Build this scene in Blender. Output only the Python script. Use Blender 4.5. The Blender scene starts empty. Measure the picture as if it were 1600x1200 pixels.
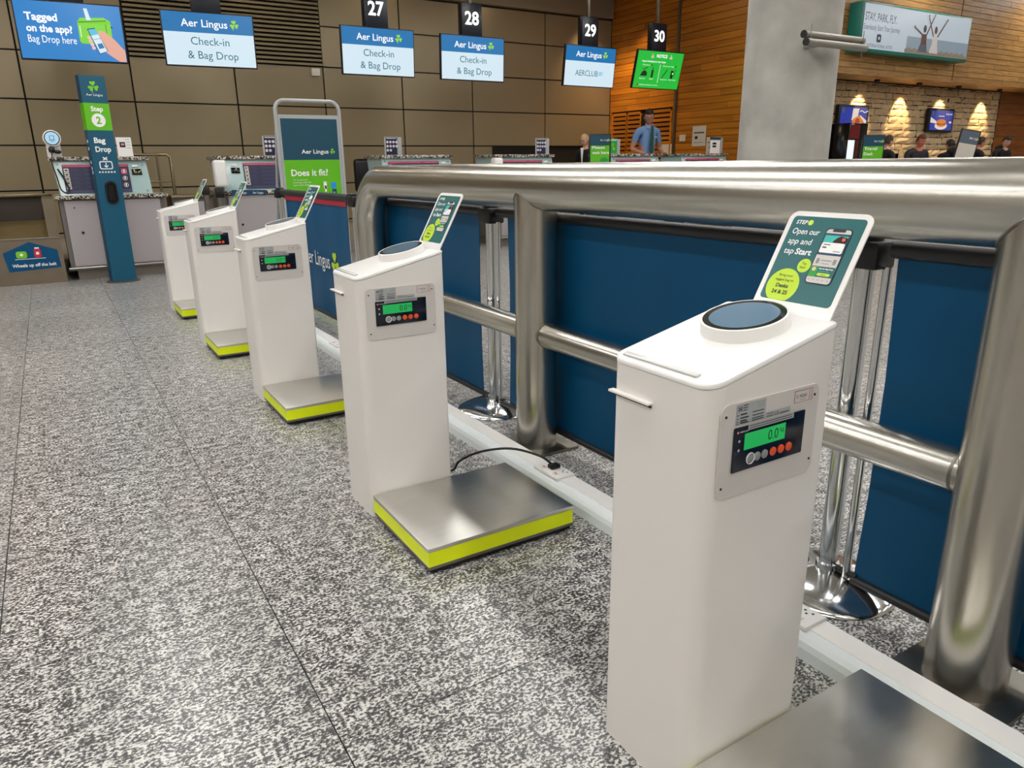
import bpy, bmesh, math, random
from mathutils import Vector, Matrix, Quaternion
random.seed(7)
S = bpy.context.scene
COL = S.collection
# ------------------------------------------------------------------ camera
F_PX, YAW, PITCH, ROLL, CAM_H = 1135.4, math.radians(31.579), math.radians(16.870), math.radians(-0.732), 1.15
fw = Vector((math.sin(YAW)*math.cos(PITCH), math.cos(YAW)*math.cos(PITCH), -math.sin(PITCH)))
rt0 = Vector((math.cos(YAW), -math.sin(YAW), 0)); up0 = rt0.cross(fw)
rt = math.cos(ROLL)*rt0 + math.sin(ROLL)*up0
up = -math.sin(ROLL)*rt0 + math.cos(ROLL)*up0
cd = bpy.data.cameras.new('camera'); cam = bpy.data.objects.new('camera', cd); COL.objects.link(cam)
cd.sensor_width = 36.0; cd.lens = 36.0*F_PX/1600; cd.clip_start = .05; cd.clip_end = 200
cam.matrix_world = Matrix.Translation((0, 0, CAM_H)) @ Matrix((rt, up, -fw)).transposed().to_4x4()
S.camera = cam
# ------------------------------------------------------------------ world / exposure
w = bpy.data.worlds.new('world'); S.world = w; w.use_nodes = True
w.node_tree.nodes['Background'].inputs[0].default_value = (.9, .95, 1, 1)
w.node_tree.nodes['Background'].inputs[1].default_value = .35
vs = S.view_settings; vs.view_transform = 'Standard'; vs.look = 'None'; vs.gamma = 1.0; vs.exposure = 0.0; vs.use_curve_mapping = False
CEIL_EMIT = 22
SPOT_W = 95.0
CEIL_Z = 4.35
def lamp(name, kind, loc, energy, color, aim=None, **kw):
    l = bpy.data.lights.new(name, kind); l.energy = energy; l.color = color
    for k, v in kw.items(): setattr(l, k, v)
    o = bpy.data.objects.new(name, l); COL.objects.link(o); o.location = loc
    if aim is not None:
        o.rotation_euler = (Vector(aim)-Vector(loc)).to_track_quat('-Z', 'Y').to_euler()
    return o
# spots in the timber soffit over the stone wall
for x in (12.75, 14.05, 15.4, 16.95):
    lamp('soffit_spot', 'SPOT', (x, 8.33, 2.43), SPOT_W, (1, .72, .38), (x, 8.66, 1.86), spot_size=math.radians(66), spot_blend=.55, shadow_soft_size=.02)
# warm downlights over the timber side wall and the desk row
for (x, y) in ((9.9, 11.9), (9.75, 12.55)):
    lamp('desk_downlight', 'SPOT', (x, y, 4.28), 190, (1, .72, .38), (x+.35, y, 0), spot_size=math.radians(80), spot_blend=.8, shadow_soft_size=.05)

# ------------------------------------------------------------------ materials
def lin(h):
    h = h.lstrip('#'); c = [int(h[i:i+2], 16)/255 for i in (0, 2, 4)]
    return tuple((v/12.92 if v <= .04045 else ((v+.055)/1.055)**2.4) for v in c)+(1,)
MATS = {}
def mat(name, col, rough=.5, metal=0., emit=0., var=0., scale=8., stretch=(1, 1, 1), bump=0., coat=0., rvar=0., spec=None, coords='Object', rand=0.):
    m = bpy.data.materials.new(name); m.use_nodes = True; nt = m.node_tree; b = nt.nodes['Principled BSDF']
    c = lin(col) if isinstance(col, str) else col
    b.inputs['Base Color'].default_value = c; b.inputs['Roughness'].default_value = rough; b.inputs['Metallic'].default_value = metal
    if coat: b.inputs['Coat Weight'].default_value = coat; b.inputs['Coat Roughness'].default_value = .08
    if spec is not None: b.inputs['Specular IOR Level'].default_value = spec
    if emit:
        b.inputs['Emission Color'].default_value = c; b.inputs['Emission Strength'].default_value = emit
        b.inputs['Base Color'].default_value = (.02, .02, .02, 1); b.inputs['Roughness'].default_value = .25
    if var or bump or rvar:
        tc = nt.nodes.new('ShaderNodeTexCoord'); mp = nt.nodes.new('ShaderNodeMapping'); mp.inputs['Scale'].default_value = stretch
        nz = nt.nodes.new('ShaderNodeTexNoise'); nz.inputs['Scale'].default_value = scale; nz.inputs['Detail'].default_value = 4
        nt.links.new(tc.outputs[coords], mp.inputs[0]); nt.links.new(mp.outputs[0], nz.inputs['Vector'])
        if var:
            mx = nt.nodes.new('ShaderNodeMix'); mx.data_type = 'RGBA'
            mx.inputs['A'].default_value = tuple(v*(1-var) for v in c[:3])+(1,); mx.inputs['B'].default_value = tuple(min(1, v*(1+var)) for v in c[:3])+(1,)
            nt.links.new(nz.outputs['Fac'], mx.inputs['Factor']); nt.links.new(mx.outputs['Result'], b.inputs['Base Color'])
        if rvar:
            mr = nt.nodes.new('ShaderNodeMapRange'); mr.inputs['To Min'].default_value = max(.02, rough-rvar); mr.inputs['To Max'].default_value = rough+rvar
            nt.links.new(nz.outputs['Fac'], mr.inputs['Value']); nt.links.new(mr.outputs[0], b.inputs['Roughness'])
        if bump:
            bp = nt.nodes.new('ShaderNodeBump'); bp.inputs['Strength'].default_value = bump; bp.inputs['Distance'].default_value = .01
            nt.links.new(nz.outputs['Fac'], bp.inputs['Height']); nt.links.new(bp.outputs[0], b.inputs['Normal'])
    if rand:
        oi = nt.nodes.new('ShaderNodeObjectInfo'); hv = nt.nodes.new('ShaderNodeHueSaturation')
        mr = nt.nodes.new('ShaderNodeMapRange'); mr.inputs['To Min'].default_value = 1-rand; mr.inputs['To Max'].default_value = 1+rand
        nt.links.new(oi.outputs['Random'], mr.inputs['Value']); nt.links.new(mr.outputs[0], hv.inputs['Value'])
        src = b.inputs['Base Color'].links[0].from_socket if b.inputs['Base Color'].links else None
        if src: nt.links.new(src, hv.inputs['Color'])
        else: hv.inputs['Color'].default_value = c
        nt.links.new(hv.outputs[0], b.inputs['Base Color'])
    MATS[name] = m; return m

def granite(name, lo, mid, hi, scale, stretch=(1, 1, 1), rough=.3, coords=None, extra=True):
    m = bpy.data.materials.new(name); m.use_nodes = True; nt = m.node_tree; N = nt.nodes; L = nt.links; b = N['Principled BSDF']
    g = N.new('ShaderNodeNewGeometry'); mp = N.new('ShaderNodeMapping'); mp.inputs['Scale'].default_value = stretch
    L.new(g.outputs['Position'], mp.inputs[0])
    n1 = N.new('ShaderNodeTexNoise'); n1.inputs['Scale'].default_value = scale; n1.inputs['Detail'].default_value = 2.5; n1.inputs['Roughness'].default_value = .62
    L.new(mp.outputs[0], n1.inputs['Vector'])
    n2 = N.new('ShaderNodeTexNoise'); n2.inputs['Scale'].default_value = scale*.22; n2.inputs['Detail'].default_value = 2
    L.new(mp.outputs[0], n2.inputs['Vector'])
    ad = N.new('ShaderNodeMath'); ad.operation = 'MULTIPLY_ADD'; ad.inputs[1].default_value = .35
    L.new(n2.outputs['Fac'], ad.inputs[0]); L.new(n1.outputs['Fac'], ad.inputs[2])
    cr = N.new('ShaderNodeValToRGB'); e = cr.color_ramp.elements
    e[0].position = .58; e[0].color = lin(lo); e[1].position = .80; e[1].color = lin(hi)
    for p, c in ((.63, lo), (.665, mid), (.70, mid), (.735, hi)):
        x = e.new(p); x.color = lin(c)
    L.new(ad.outputs[0], cr.inputs[0])
    n3 = N.new('ShaderNodeTexNoise'); n3.inputs['Scale'].default_value = 1.3; n3.inputs['Detail'].default_value = 3
    L.new(g.outputs['Position'], n3.inputs['Vector'])
    mr = N.new('ShaderNodeMapRange'); mr.inputs['From Min'].default_value = .3; mr.inputs['From Max'].default_value = .7; mr.inputs['To Min'].default_value = .86; mr.inputs['To Max'].default_value = 1.1
    L.new(n3.outputs['Fac'], mr.inputs['Value'])
    oi = N.new('ShaderNodeObjectInfo'); m2 = N.new('ShaderNodeMapRange'); m2.inputs['To Min'].default_value = .95; m2.inputs['To Max'].default_value = 1.05
    L.new(oi.outputs['Random'], m2.inputs['Value'])
    mu = N.new('ShaderNodeMath'); mu.operation = 'MULTIPLY'; L.new(mr.outputs[0], mu.inputs[0]); L.new(m2.outputs[0], mu.inputs[1])
    hv = N.new('ShaderNodeHueSaturation'); L.new(cr.outputs[0], hv.inputs['Color']); L.new(mu.outputs[0], hv.inputs['Value'])
    L.new(hv.outputs[0], b.inputs['Base Color']); b.inputs['Roughness'].default_value = rough
    MATS[name] = m
def wood(name, a, bcol, rough=.4, stretch=(1, 1, 12), scale=3., rand=.14):
    m = bpy.data.materials.new(name); m.use_nodes = True; nt = m.node_tree; N = nt.nodes; L = nt.links; b = N['Principled BSDF']
    g = N.new('ShaderNodeNewGeometry'); mp = N.new('ShaderNodeMapping'); mp.inputs['Scale'].default_value = stretch
    oi = N.new('ShaderNodeObjectInfo'); 
    ad = N.new('ShaderNodeVectorMath'); ad.operation = 'ADD'
    cm = N.new('ShaderNodeCombineXYZ'); mm = N.new('ShaderNodeMath'); mm.operation = 'MULTIPLY'; mm.inputs[1].default_value = 40
    L.new(oi.outputs['Random'], mm.inputs[0]); L.new(mm.outputs[0], cm.inputs[0]); L.new(mm.outputs[0], cm.inputs[1])
    L.new(g.outputs['Position'], ad.inputs[0]); L.new(cm.outputs[0], ad.inputs[1]); L.new(ad.outputs[0], mp.inputs[0])
    nz = N.new('ShaderNodeTexNoise'); nz.inputs['Scale'].default_value = scale; nz.inputs['Detail'].default_value = 5; nz.inputs['Distortion'].default_value = .15
    L.new(mp.outputs[0], nz.inputs['Vector'])
    cr = N.new('ShaderNodeValToRGB'); e = cr.color_ramp.elements; e[0].position = .32; e[0].color = lin(a); e[1].position = .68; e[1].color = lin(bcol)
    L.new(nz.outputs['Fac'], cr.inputs[0])
    mr = N.new('ShaderNodeMapRange'); mr.inputs['To Min'].default_value = 1-rand; mr.inputs['To Max'].default_value = 1+rand
    hv = N.new('ShaderNodeHueSaturation'); L.new(oi.outputs['Random'], mr.inputs['Value']); L.new(cr.outputs[0], hv.inputs['Color']); L.new(mr.outputs[0], hv.inputs['Value'])
    L.new(hv.outputs[0], b.inputs['Base Color']); b.inputs['Roughness'].default_value = rough
    MATS[name] = m
def brushed(name, col, rough, stretch, scale=40., var=.12):
    # satin stainless steel, grain running along the axis whose stretch is small
    mat(name, col, rough=rough, metal=1., var=var, scale=scale, stretch=stretch, rvar=.03)

granite('granite_floor', '#3b3b3d', '#868482', '#cfcdca', 150, (.72, 1, 1), rough=.3)
granite('granite_counter', '#24221f', '#77716a', '#c9c0b4', 60, rough=.25)
mat('joint', '#4b4640', .8)
mat('white_paint', '#e6e2de', .38, coat=.15, var=.02, scale=3)
mat('white_cap', '#e6e5e4', .34, coat=.2)
mat('white_plastic', '#eceae8', .3, coat=.2)
mat('trunk_plastic', '#dde3e6', .38, var=.03, scale=2)
mat('clear_foam', '#c9cac8', .25)
mat('label_grey', '#cfcac6', .42)
mat('label_silver', '#a9abad', .35)
mat('black', '#0c0c0e', .45)
mat('black_gloss', '#050507', .12)
mat('black_tube', '#26272a', .42)
mat('rubber', '#111112', .8)
mat('navy_panel', '#0d1424', .2)
mat('lcd', '#18c860', emit=.62)
mat('lcd_ink', '#0a3a1c', .4)
mat('orange', '#e8572a', .4)
mat('button_grey', '#8e9091', .4)
mat('yellow', '#ecff00', .38, var=.05, scale=20)
brushed('steel_plate', '#d8d6d1', .33, (.25, 1, 1), 60, .07)
brushed('steel_y', '#c6c3bb', .25, (1, .03, 1), 45, .06)
brushed('steel_z', '#bfbab0', .25, (1, 1, .03), 45, .06)
mat('chrome', '#d8dadc', .12, metal=1.)
mat('steel_dull', '#8b8780', .35, metal=1., var=.15, scale=14)
mat('steel_warm', '#8c8070', .38, metal=.85, var=.12, scale=6)
mat('brass', '#8f836a', .32, metal=1.)
mat('banner_blue', '#004c76', .45, var=.04, scale=4, spec=.25)
mat('red', '#c0203a', .5)
mat('pillar_blue', '#00526e', .4)
mat('teal', '#005e62', .35)
mat('teal_dark', '#003f5e', .45)
mat('teal_board', '#00435a', .45)
mat('lime', '#bfe02a', .4)
mat('green', '#5fb80c', .45)
mat('green_deep', '#1e9a3a', .5)
mat('leaf', '#79c820', .4)
mat('white_print', '#f2f2f2', .45)
mat('ink', '#14242a', .5)
mat('ink_grey', '#8a8d90', .5)
mat('navy', '#14173f', .4)
mat('navy_soft', '#30345c', .4)
mat('magenta', '#a82a50', .4)
mat('pink', '#e48a9a', .5)
mat('sand', '#e8c8a8', .5)
mat('sky_print', '#39b6b0', .5)
mat('red_case', '#cc2233', .4)
mat('glass_panel', '#a9c4c4', .18, coat=.4)
mat('cabinet', '#a9a2a4', .4)
mat('cabinet_edge', '#76726f', .4, metal=.4)
mat('plinth', '#8d857c', .5)
mat('brown_flap', '#3d332c', .55)
mat('belt', '#6a5a36', .5, var=.25, scale=9)
mat('screen_blue', '#0084d4', emit=.85)
mat('screen_blue2', '#0878bc', emit=.85)
mat('screen_white', '#d9eefa', emit=.93)
mat('screen_white_text', '#ffffff', emit=1.0)
mat('screen_ink', '#1d7286', emit=.8)
mat('screen_leaf', '#9be02c', emit=.9)
mat('screen_green', '#17c73f', emit=.85)
mat('screen_lime', '#7fe01c', emit=.85)
mat('screen_dkgreen', '#2a9a12', emit=.7)
mat('screen_black', '#0a3015', emit=.5)
mat('screen_skin', '#f0b09a', emit=.85)
mat('screen_pink', '#f4c8c8', emit=.85)
mat('screen_cyan', '#58c8e8', emit=.85)
mat('disc_screen', '#5c7e98', .12, coat=.8)
mat('disc_lit', '#b4dcf4', emit=.9)
mat('number_glow', '#ffffff', emit=2.2)
mat('amber', '#d8c020', emit=.8)
mat('green_digit', '#2a6a2a', emit=.5)
mat('box_navy', '#0c1626', .35)
mat('panel_metal', '#988b71', .34, metal=.3, var=.06, scale=1.5, rand=.05)
mat('panel_gap', '#15130f', .8)
mat('slat_metal', '#8f8368', .45, metal=.3)
mat('beam_paint', '#8a8070', .6)
mat('ceiling_paint', '#b8b0a0', .7)
mat('wall_plain', '#a9a295', .7)
wood('wood_orange', '#a05a12', '#bd781e', .32, (1, .5, 9), 2., .17)
wood('wood_oak', '#8f6432', '#b58a50', .5, (1, 1, 12), 3.5, .16)
wood('wood_red', '#8a4a14', '#a8601e', .45, (1, 1, 8), 2., .05)
mat('dark_void', '#050505', .9)
mat('concrete', '#aca9a2', .75, var=.42, scale=3.2, bump=.12, coords='Object')
mat('tube_metal', '#8f8a82', .4, metal=.5)
mat('stone', '#c4aa84', .9, var=.22, scale=9, bump=.6, rand=.16)
mat('stone_gap', '#3a2c1c', .95)
mat('lightbox_teal', '#0a6a5c', .4)
mat('lightbox_face', '#cfdce6', emit=.62)
mat('lightbox_dark', '#24384a', emit=.3)
mat('lightbox_grey', '#6b7784', emit=.4)
mat('lightbox_sea', '#a6b8c6', emit=.5)
mat('lightbox_brown', '#7a4a34', emit=.4)
mat('lightbox_cream', '#e0d2ce', emit=.6)
mat('lightbox_stone', '#a89a84', emit=.45)
mat('poster_blue', '#2438a8', emit=.75)
mat('poster_white', '#f4e8dc', emit=.75)
mat('poster_orange', '#e8842a', emit=.75)
mat('poster_red', '#c83818', emit=.65)
mat('vending_red', '#6a0a10', .3)
mat('vending_lit', '#dff6f8', emit=1.2)
mat('skin', '#b9826a', .55)
mat('skin_pale', '#c89a84', .55)
mat('skin_red', '#c0705a', .55)
mat('shirt_blue', '#6f93c4', .7, var=.08, scale=12)
mat('tie_green', '#0c4a3c', .5)
mat('trouser', '#1a1f2a', .8)
mat('shoe', '#0a0a0a', .4)
mat('cloth_black', '#101014', .85, var=.2, scale=10)
mat('cloth_grey', '#2e2b30', .85, var=.2, scale=10)
mat('hair_dark', '#1c120c', .7)
mat('hair_red', '#5a2c18', .7)
mat('hair_blond', '#c8a880', .7)
mat('hair_brown', '#3a2418', .7)
mat('lamp_diffuser', (1, .985, .95, 1), emit=CEIL_EMIT)
mat('warm_diffuser', (1, .78, .5, 1), emit=60)
mat('hivis', '#d8e000', .5)
mat('paper', '#c9c2b6', .6)

# ------------------------------------------------------------------ builders
class MB:
    def __init__(s): s.v = []; s.f = []; s.m = []; s.mats = []; s.sm = []
    def mi(s, name):
        if name not in s.mats: s.mats.append(name)
        return s.mats.index(name)
    def add(s, vs, fs, m, smooth=False, M=None):
        o = len(s.v); k = s.mi(m)
        for p in vs:
            p = Vector(p); s.v.append(tuple(M @ p) if M else tuple(p))
        for f in fs: s.f.append(tuple(i+o for i in f)); s.m.append(k); s.sm.append(smooth)
    def box(s, x0, x1, y0, y1, z0, z1, m, M=None):
        v = [(x, y, z) for z in (z0, z1) for y in (y0, y1) for x in (x0, x1)]
        s.add(v, [(0, 2, 3, 1), (4, 5, 7, 6), (0, 1, 5, 4), (2, 6, 7, 3), (0, 4, 6, 2), (1, 3, 7, 5)], m, False, M); return s
    def bbox(s, x0, x1, y0, y1, z0, z1, m, b=.004, seg=2, M=None):
        bm = bmesh.new(); bmesh.ops.create_cube(bm, size=1)
        for q in bm.verts: q.co = Vector((x0+(q.co.x+.5)*(x1-x0), y0+(q.co.y+.5)*(y1-y0), z0+(q.co.z+.5)*(z1-z0)))
        bmesh.ops.bevel(bm, geom=bm.edges[:]+bm.verts[:], offset=b, segments=seg, affect='EDGES', profile=.5)
        s.bm(bm, m, True, M); return s
    def bm(s, bm, m, smooth=True, M=None):
        bm.verts.index_update(); s.add([q.co.copy() for q in bm.verts], [tuple(q.index for q in f.verts) for f in bm.faces], m, smooth, M); bm.free()
    def prism(s, pts, a, b, m, M=None, smooth=False, axis='z', top=None):
        # pts 2D CCW; extruded from a to b; top: optional function(x,y)->z for the upper cap
        n = len(pts); vs = []
        for h in (0, 1):
            for (x, y) in pts:
                z = (a if h == 0 else (top(x, y) if top else b))
                vs.append((x, y, z) if axis == 'z' else ((x, z, y) if axis == 'y' else (z, x, y)))
        fs = [tuple(reversed(range(n))), tuple(range(n, 2*n))]+[(i, (i+1) % n, (i+1) % n+n, i+n) for i in range(n)]
        if axis == 'y': fs = [tuple(reversed(f)) for f in fs]
        o = len(s.f); s.add(vs, fs, m, smooth, M)
        s.sm[o] = s.sm[o+1] = False
        return s
    def tube(s, path, r, m, seg=16, caps=True, smooth=True):
        P = [Vector(p) for p in path]; n = len(P); vs = []; prev = None
        for i, p in enumerate(P):
            t = (P[min(i+1, n-1)]-P[max(i-1, 0)]).normalized()
            if prev is None:
                a = Vector((0, 0, 1)) if abs(t.z) < .9 else Vector((1, 0, 0)); u = t.cross(a).normalized()
            else: u = (prev-t*prev.dot(t)).normalized()
            prev = u; w_ = t.cross(u); rr = r[i] if isinstance(r, (list, tuple)) else r
            for k in range(seg):
                an = 2*math.pi*k/seg; vs.append(p+rr*(math.cos(an)*u+math.sin(an)*w_))
        fs = [(i*seg+k, i*seg+(k+1) % seg, (i+1)*seg+(k+1) % seg, (i+1)*seg+k) for i in range(n-1) for k in range(seg)]
        s.add(vs, fs, m, smooth)
        if caps:
            s.add(vs[:seg], [tuple(reversed(range(seg)))], m); s.add(vs[-seg:], [tuple(range(seg))], m)
        return s
    def lathe(s, prof, m, seg=32, M=None, smooth=True):
        vs = []; n = len(prof)
        for (r, z) in prof:
            for k in range(seg):
                an = 2*math.pi*k/seg; vs.append((r*math.cos(an), r*math.sin(an), z))
        fs = [(i*seg+k, i*seg+(k+1) % seg, (i+1)*seg+(k+1) % seg, (i+1)*seg+k) for i in range(n-1) for k in range(seg)]
        if prof[0][0] > 1e-4: fs.append(tuple(reversed(range(seg))))
        if prof[-1][0] > 1e-4: fs.append(tuple(range((n-1)*seg, n*seg)))
        s.add(vs, fs, m, smooth, M); return s
    def ell(s, c, r, m, M=None, seg=12, rings=8):
        bm = bmesh.new(); bmesh.ops.create_uvsphere(bm, u_segments=seg, v_segments=rings, radius=1)
        for q in bm.verts: q.co = Vector((c[0]+q.co.x*r[0], c[1]+q.co.y*r[1], c[2]+q.co.z*r[2]))
        s.bm(bm, m, True, M); return s
    def mesh(s, name):
        me = bpy.data.meshes.new(name); me.from_pydata(s.v, [], s.f)
        for n in s.mats: me.materials.append(MATS[n])
        me.polygons.foreach_set('material_index', s.m); me.polygons.foreach_set('use_smooth', s.sm)
        me.update()
        if any(s.sm): me.set_sharp_from_angle(angle=math.radians(38))
        return me
    def build(s, name, parent=None, M=None, **props):
        o = bpy.data.objects.new(name, s.mesh(name)); COL.objects.link(o)
        if parent: o.parent = parent
        if M: o.matrix_local = M
        for k, v in props.items(): o[k] = v
        return o
TEXT = {}
def text_geo(txt, bold=0., spacing=1.):
    key = (txt, bold, spacing)
    if key in TEXT: return TEXT[key]
    cu = bpy.data.curves.new('t', 'FONT'); cu.body = txt; cu.size = 1; cu.offset = bold; cu.resolution_u = 3; cu.space_character = spacing
    ob = bpy.data.objects.new('t', cu); me = bpy.data.meshes.new_from_object(ob)
    vs = [(v.co.x, v.co.y) for v in me.vertices]; fs = [tuple(p.vertices) for p in me.polygons]
    bpy.data.meshes.remove(me); bpy.data.objects.remove(ob); bpy.data.curves.remove(cu)
    out = []
    for f in fs:
        a = sum(vs[f[i]][0]*vs[f[(i+1) % len(f)]][1]-vs[f[(i+1) % len(f)]][0]*vs[f[i]][1] for i in range(len(f)))
        out.append(f if a > 0 else tuple(reversed(f)))
    TEXT[key] = (vs, out); return TEXT[key]
def rrect(x0, x1, y0, y1, r, n=5):
    pts = []
    for cx, cy, a0 in ((x1-r, y0+r, -90), (x1-r, y1-r, 0), (x0+r, y1-r, 90), (x0+r, y0+r, 180)):
        for i in range(n+1):
            a = math.radians(a0+90*i/n); pts.append((cx+r*math.cos(a), cy+r*math.sin(a)))
    return pts
class Pr(MB):
    """flat print: (u to the right, v up), seen from -Y; layers step forward by dz"""
    def __init__(s, dz=.0004): super().__init__(); s.dz = dz; s.L = 1
    def poly(s, pts, m, layer=None):
        l = (s.L if layer is None else layer)*s.dz
        s.add([(x, -l, y) for x, y in pts], [tuple(range(len(pts)))], m); return s
    def rect(s, x0, x1, y0, y1, m, layer=None): return s.poly([(x0, y0), (x1, y0), (x1, y1), (x0, y1)], m, layer)
    def rr(s, x0, x1, y0, y1, r, m, layer=None): return s.poly(rrect(x0, x1, y0, y1, r), m, layer)
    def disc(s, cx, cy, r, m, layer=None, n=24, ry=None):
        return s.poly([(cx+r*math.cos(2*math.pi*k/n), cy+(ry or r)*math.sin(2*math.pi*k/n)) for k in range(n)], m, layer)
    def ring(s, cx, cy, r0, r1, m, layer=None, n=24):
        l = (s.L if layer is None else layer)*s.dz; vs = []
        for r in (r0, r1):
            for k in range(n): vs.append((cx+r*math.cos(2*math.pi*k/n), -l, cy+r*math.sin(2*math.pi*k/n)))
        s.add(vs, [(k, n+k, n+(k+1) % n, (k+1) % n)[::-1] for k in range(n)], m); return s
    def line(s, x0, y0, x1, y1, w_, m, layer=None):
        d = Vector((x1-x0, y1-y0)); n = Vector((-d.y, d.x)).normalized()*w_/2
        return s.poly([(x0-n.x, y0-n.y), (x1-n.x, y1-n.y), (x1+n.x, y1+n.y), (x0+n.x, y0+n.y)], m, layer)
    def text(s, txt, x, y, h, m, width=None, align='l', bold=0., layer=None, shear=0.):
        # h = cap height; width = fitted width of the whole line
        vs, fs = text_geo(txt, bold)
        if not vs: return s
        x0 = min(v[0] for v in vs); x1 = max(v[0] for v in vs); k = h/.70; kx = k
        if width: kx = width/(x1-x0)
        w_ = (x1-x0)*kx; ox = x-x0*kx-(0 if align == 'l' else (w_/2 if align == 'c' else w_))
        l = (s.L if layer is None else layer)*s.dz
        s.add([(ox+a*kx+shear*b*k, -l, y+b*k) for a, b in vs], fs, m); return s
    def shamrock(s, cx, cy, r, m, layer=None):
        for an in (95, 215, -25):
            a = math.radians(an); c = Vector((cx+math.cos(a)*r*.52, cy+math.sin(a)*r*.52)); pts = []
            for k in range(20):   # heart-shaped leaflet
                t = 2*math.pi*k/20; hx = .030*16*math.sin(t)**3; hy = .030*(13*math.cos(t)-5*math.cos(2*t)-2*math.cos(3*t)-math.cos(4*t))
                b = a-math.pi/2; pts.append((c.x+r*(hx*math.cos(b)-hy*math.sin(b)), c.y+r*(hx*math.sin(b)+hy*math.cos(b))))
            s.poly(pts[::-1], m, layer)
        s.line(cx-.02*r, cy, cx-.3*r, cy-1.1*r, .12*r, m, layer)
        return s
    def logo(s, x, y, h, m, leaf, width, layer=None):
        """airline wordmark with a three-leaf shamrock to its right"""
        s.text('Aer Lingus', x, y, h, m, width*.8, bold=.012, layer=layer)
        s.shamrock(x+width*.92, y+h*.55, width*.085, leaf, layer); return s
def tagp(o, label=None, cat=None, group=None, kind=None):
    if label: o['label'] = label
    if cat: o['category'] = cat
    if group: o['group'] = group
    if kind: o['kind'] = kind
    return o
def thing(name, loc, label, cat, group=None, rz=0.):
    o = bpy.data.objects.new(name, None); COL.objects.link(o); o.location = loc; o.rotation_euler = (0, 0, rz); o.empty_display_size = .1
    return tagp(o, label, cat, group)
def structure(name, loc=(0, 0, 0)):
    o = bpy.data.objects.new(name, None); COL.objects.link(o); o.location = loc; o['kind'] = 'structure'; return o
def copy_tree(src, loc, label, parent=None):
    c = src.copy(); COL.objects.link(c)
    if parent: c.parent = parent
    else: c.location = loc; c['label'] = label
    for ch in src.children: copy_tree(ch, None, None, c)
    return c
def inst(name, me, parent, loc, **props):
    o = bpy.data.objects.new(name, me); COL.objects.link(o); o.parent = parent; o.location = loc
    for k, v in props.items(): o[k] = v
    return o

# ================================================================== STRUCTURE
X0, X1, Y0, Y1 = -7.0, 21.0, -5.0, 13.0
TW = .6255
# ---- floor: slabs of speckled granite
fl = MB(); fl.box(X0, X1, Y0, Y1, -.12, -.012, 'joint'); floor = fl.build('floor', kind='structure')
g = .0016
tb = MB(); tb.box(g, TW-g, g, TW-g, -.012, 0, 'granite_floor'); tile_me = tb.mesh('floor_slab')
ox, oy = -.2895, -.006
cells = []
for i in range(int((X0-ox)/TW)-1, int((X1-ox)/TW)+1):
    for j in range(int((Y0-oy)/TW)-1, int((Y1-oy)/TW)+1):
        x, y = ox+i*TW, oy+j*TW
        if x < X0-TW or x > X1 or y < Y0-TW or y > Y1: continue
        c = Vector((x+TW/2, y+TW/2, -CAM_H)); dep = c.dot(fw)
        u = c.dot(rt)/max(dep, .1)*F_PX; v = c.dot(up)/max(dep, .1)*F_PX
        vis = dep > .2 and abs(u) < 1000 and v > -900
        cells.append(((0 if vis else 1), dep if vis else 100+abs(dep), x, y))
cells.sort(); rest = MB()
for k, (vv, d_, x, y) in enumerate(cells):
    if k < 290: inst('floor_slab', tile_me, floor, (x, y, 0))
    else: rest.box(max(x+g, X0), min(x+TW-g, X1), max(y+g, Y0), min(y+TW-g, Y1), -.012, 0, 'granite_floor')
rest.build('distant_floor_slab', floor, kind='stuff')
# ---- ceiling and plain walls behind and beside the camera
MB().box(X0, X1, Y0, Y1, CEIL_Z, CEIL_Z+.15, 'ceiling_paint').build('ceiling', kind='structure')
MB().box(X0-.2, X0, Y0, Y1+.2, 0, CEIL_Z, 'wall_plain').build('wall_left', kind='structure')
MB().box(X0-.2, X1+.2, Y0-.2, Y0, 0, CEIL_Z, 'wall_plain').build('wall_front', kind='structure')
MB().box(X1, X1+.2, Y0, Y1+.2, 0, CEIL_Z, 'wall_plain').build('wall_right', kind='structure')
# ---- back wall clad in bronze metal panels, louvre grille, dark recess
wb = MB(); wb.box(X0, 10.74, 13.03, 13.2, 0, CEIL_Z, 'panel_gap'); wall_back = wb.build('wall_back', kind='structure')
xs = [-7.0, -5.62, -4.22, -2.83, -1.44, -.04, 1.36, 2.86, 4.31, 5.75, 7.19, 8.86, 10.54]
zs = [.0, .23, .858, 1.486, 2.114, 2.753, 3.382, 3.96]
for i in range(len(xs)-1):
    for j in range(len(zs)-1):
        if 1.3 < xs[i] < 4.2 and zs[j] > 2.7: continue
        if xs[i] > 7.0 and zs[j+1] < 1.5: continue  # recess: bare near-black backing colour stands in for the opening's shade
        MB().box(xs[i]+.012, xs[i+1]-.012, 13.0, 13.03, zs[j]+.011, zs[j+1]-.011, 'panel_metal').build('metal_panel', wall_back)
MB().box(7.55, 10.54, 13.0, 13.03, .0, .02, 'dark_void').build('recess_sill', wall_back)
MB().box(7.202, 7.60, 13.0, 13.03, .03, 1.475, 'panel_metal').build('metal_panel', wall_back)
MB().box(X0, 10.5, 12.9, 13.03, 3.98, CEIL_Z, 'beam_paint').build('header_band', wall_back)
sl = MB(); sl.box(1.372, 4.298, 12.955, 13.0, 0, .034, 'slat_metal'); slm = sl.mesh('louvre_slat')
z = 2.765
while z < 3.93:
    inst('louvre_slat', slm, wall_back, (0, 0, z)); z += .066
MB().bbox(4.10, 4.24, 12.93, 13.0, 2.60, 2.72, 'white_plastic', .01).build('sensor_box', wall_back)
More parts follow.
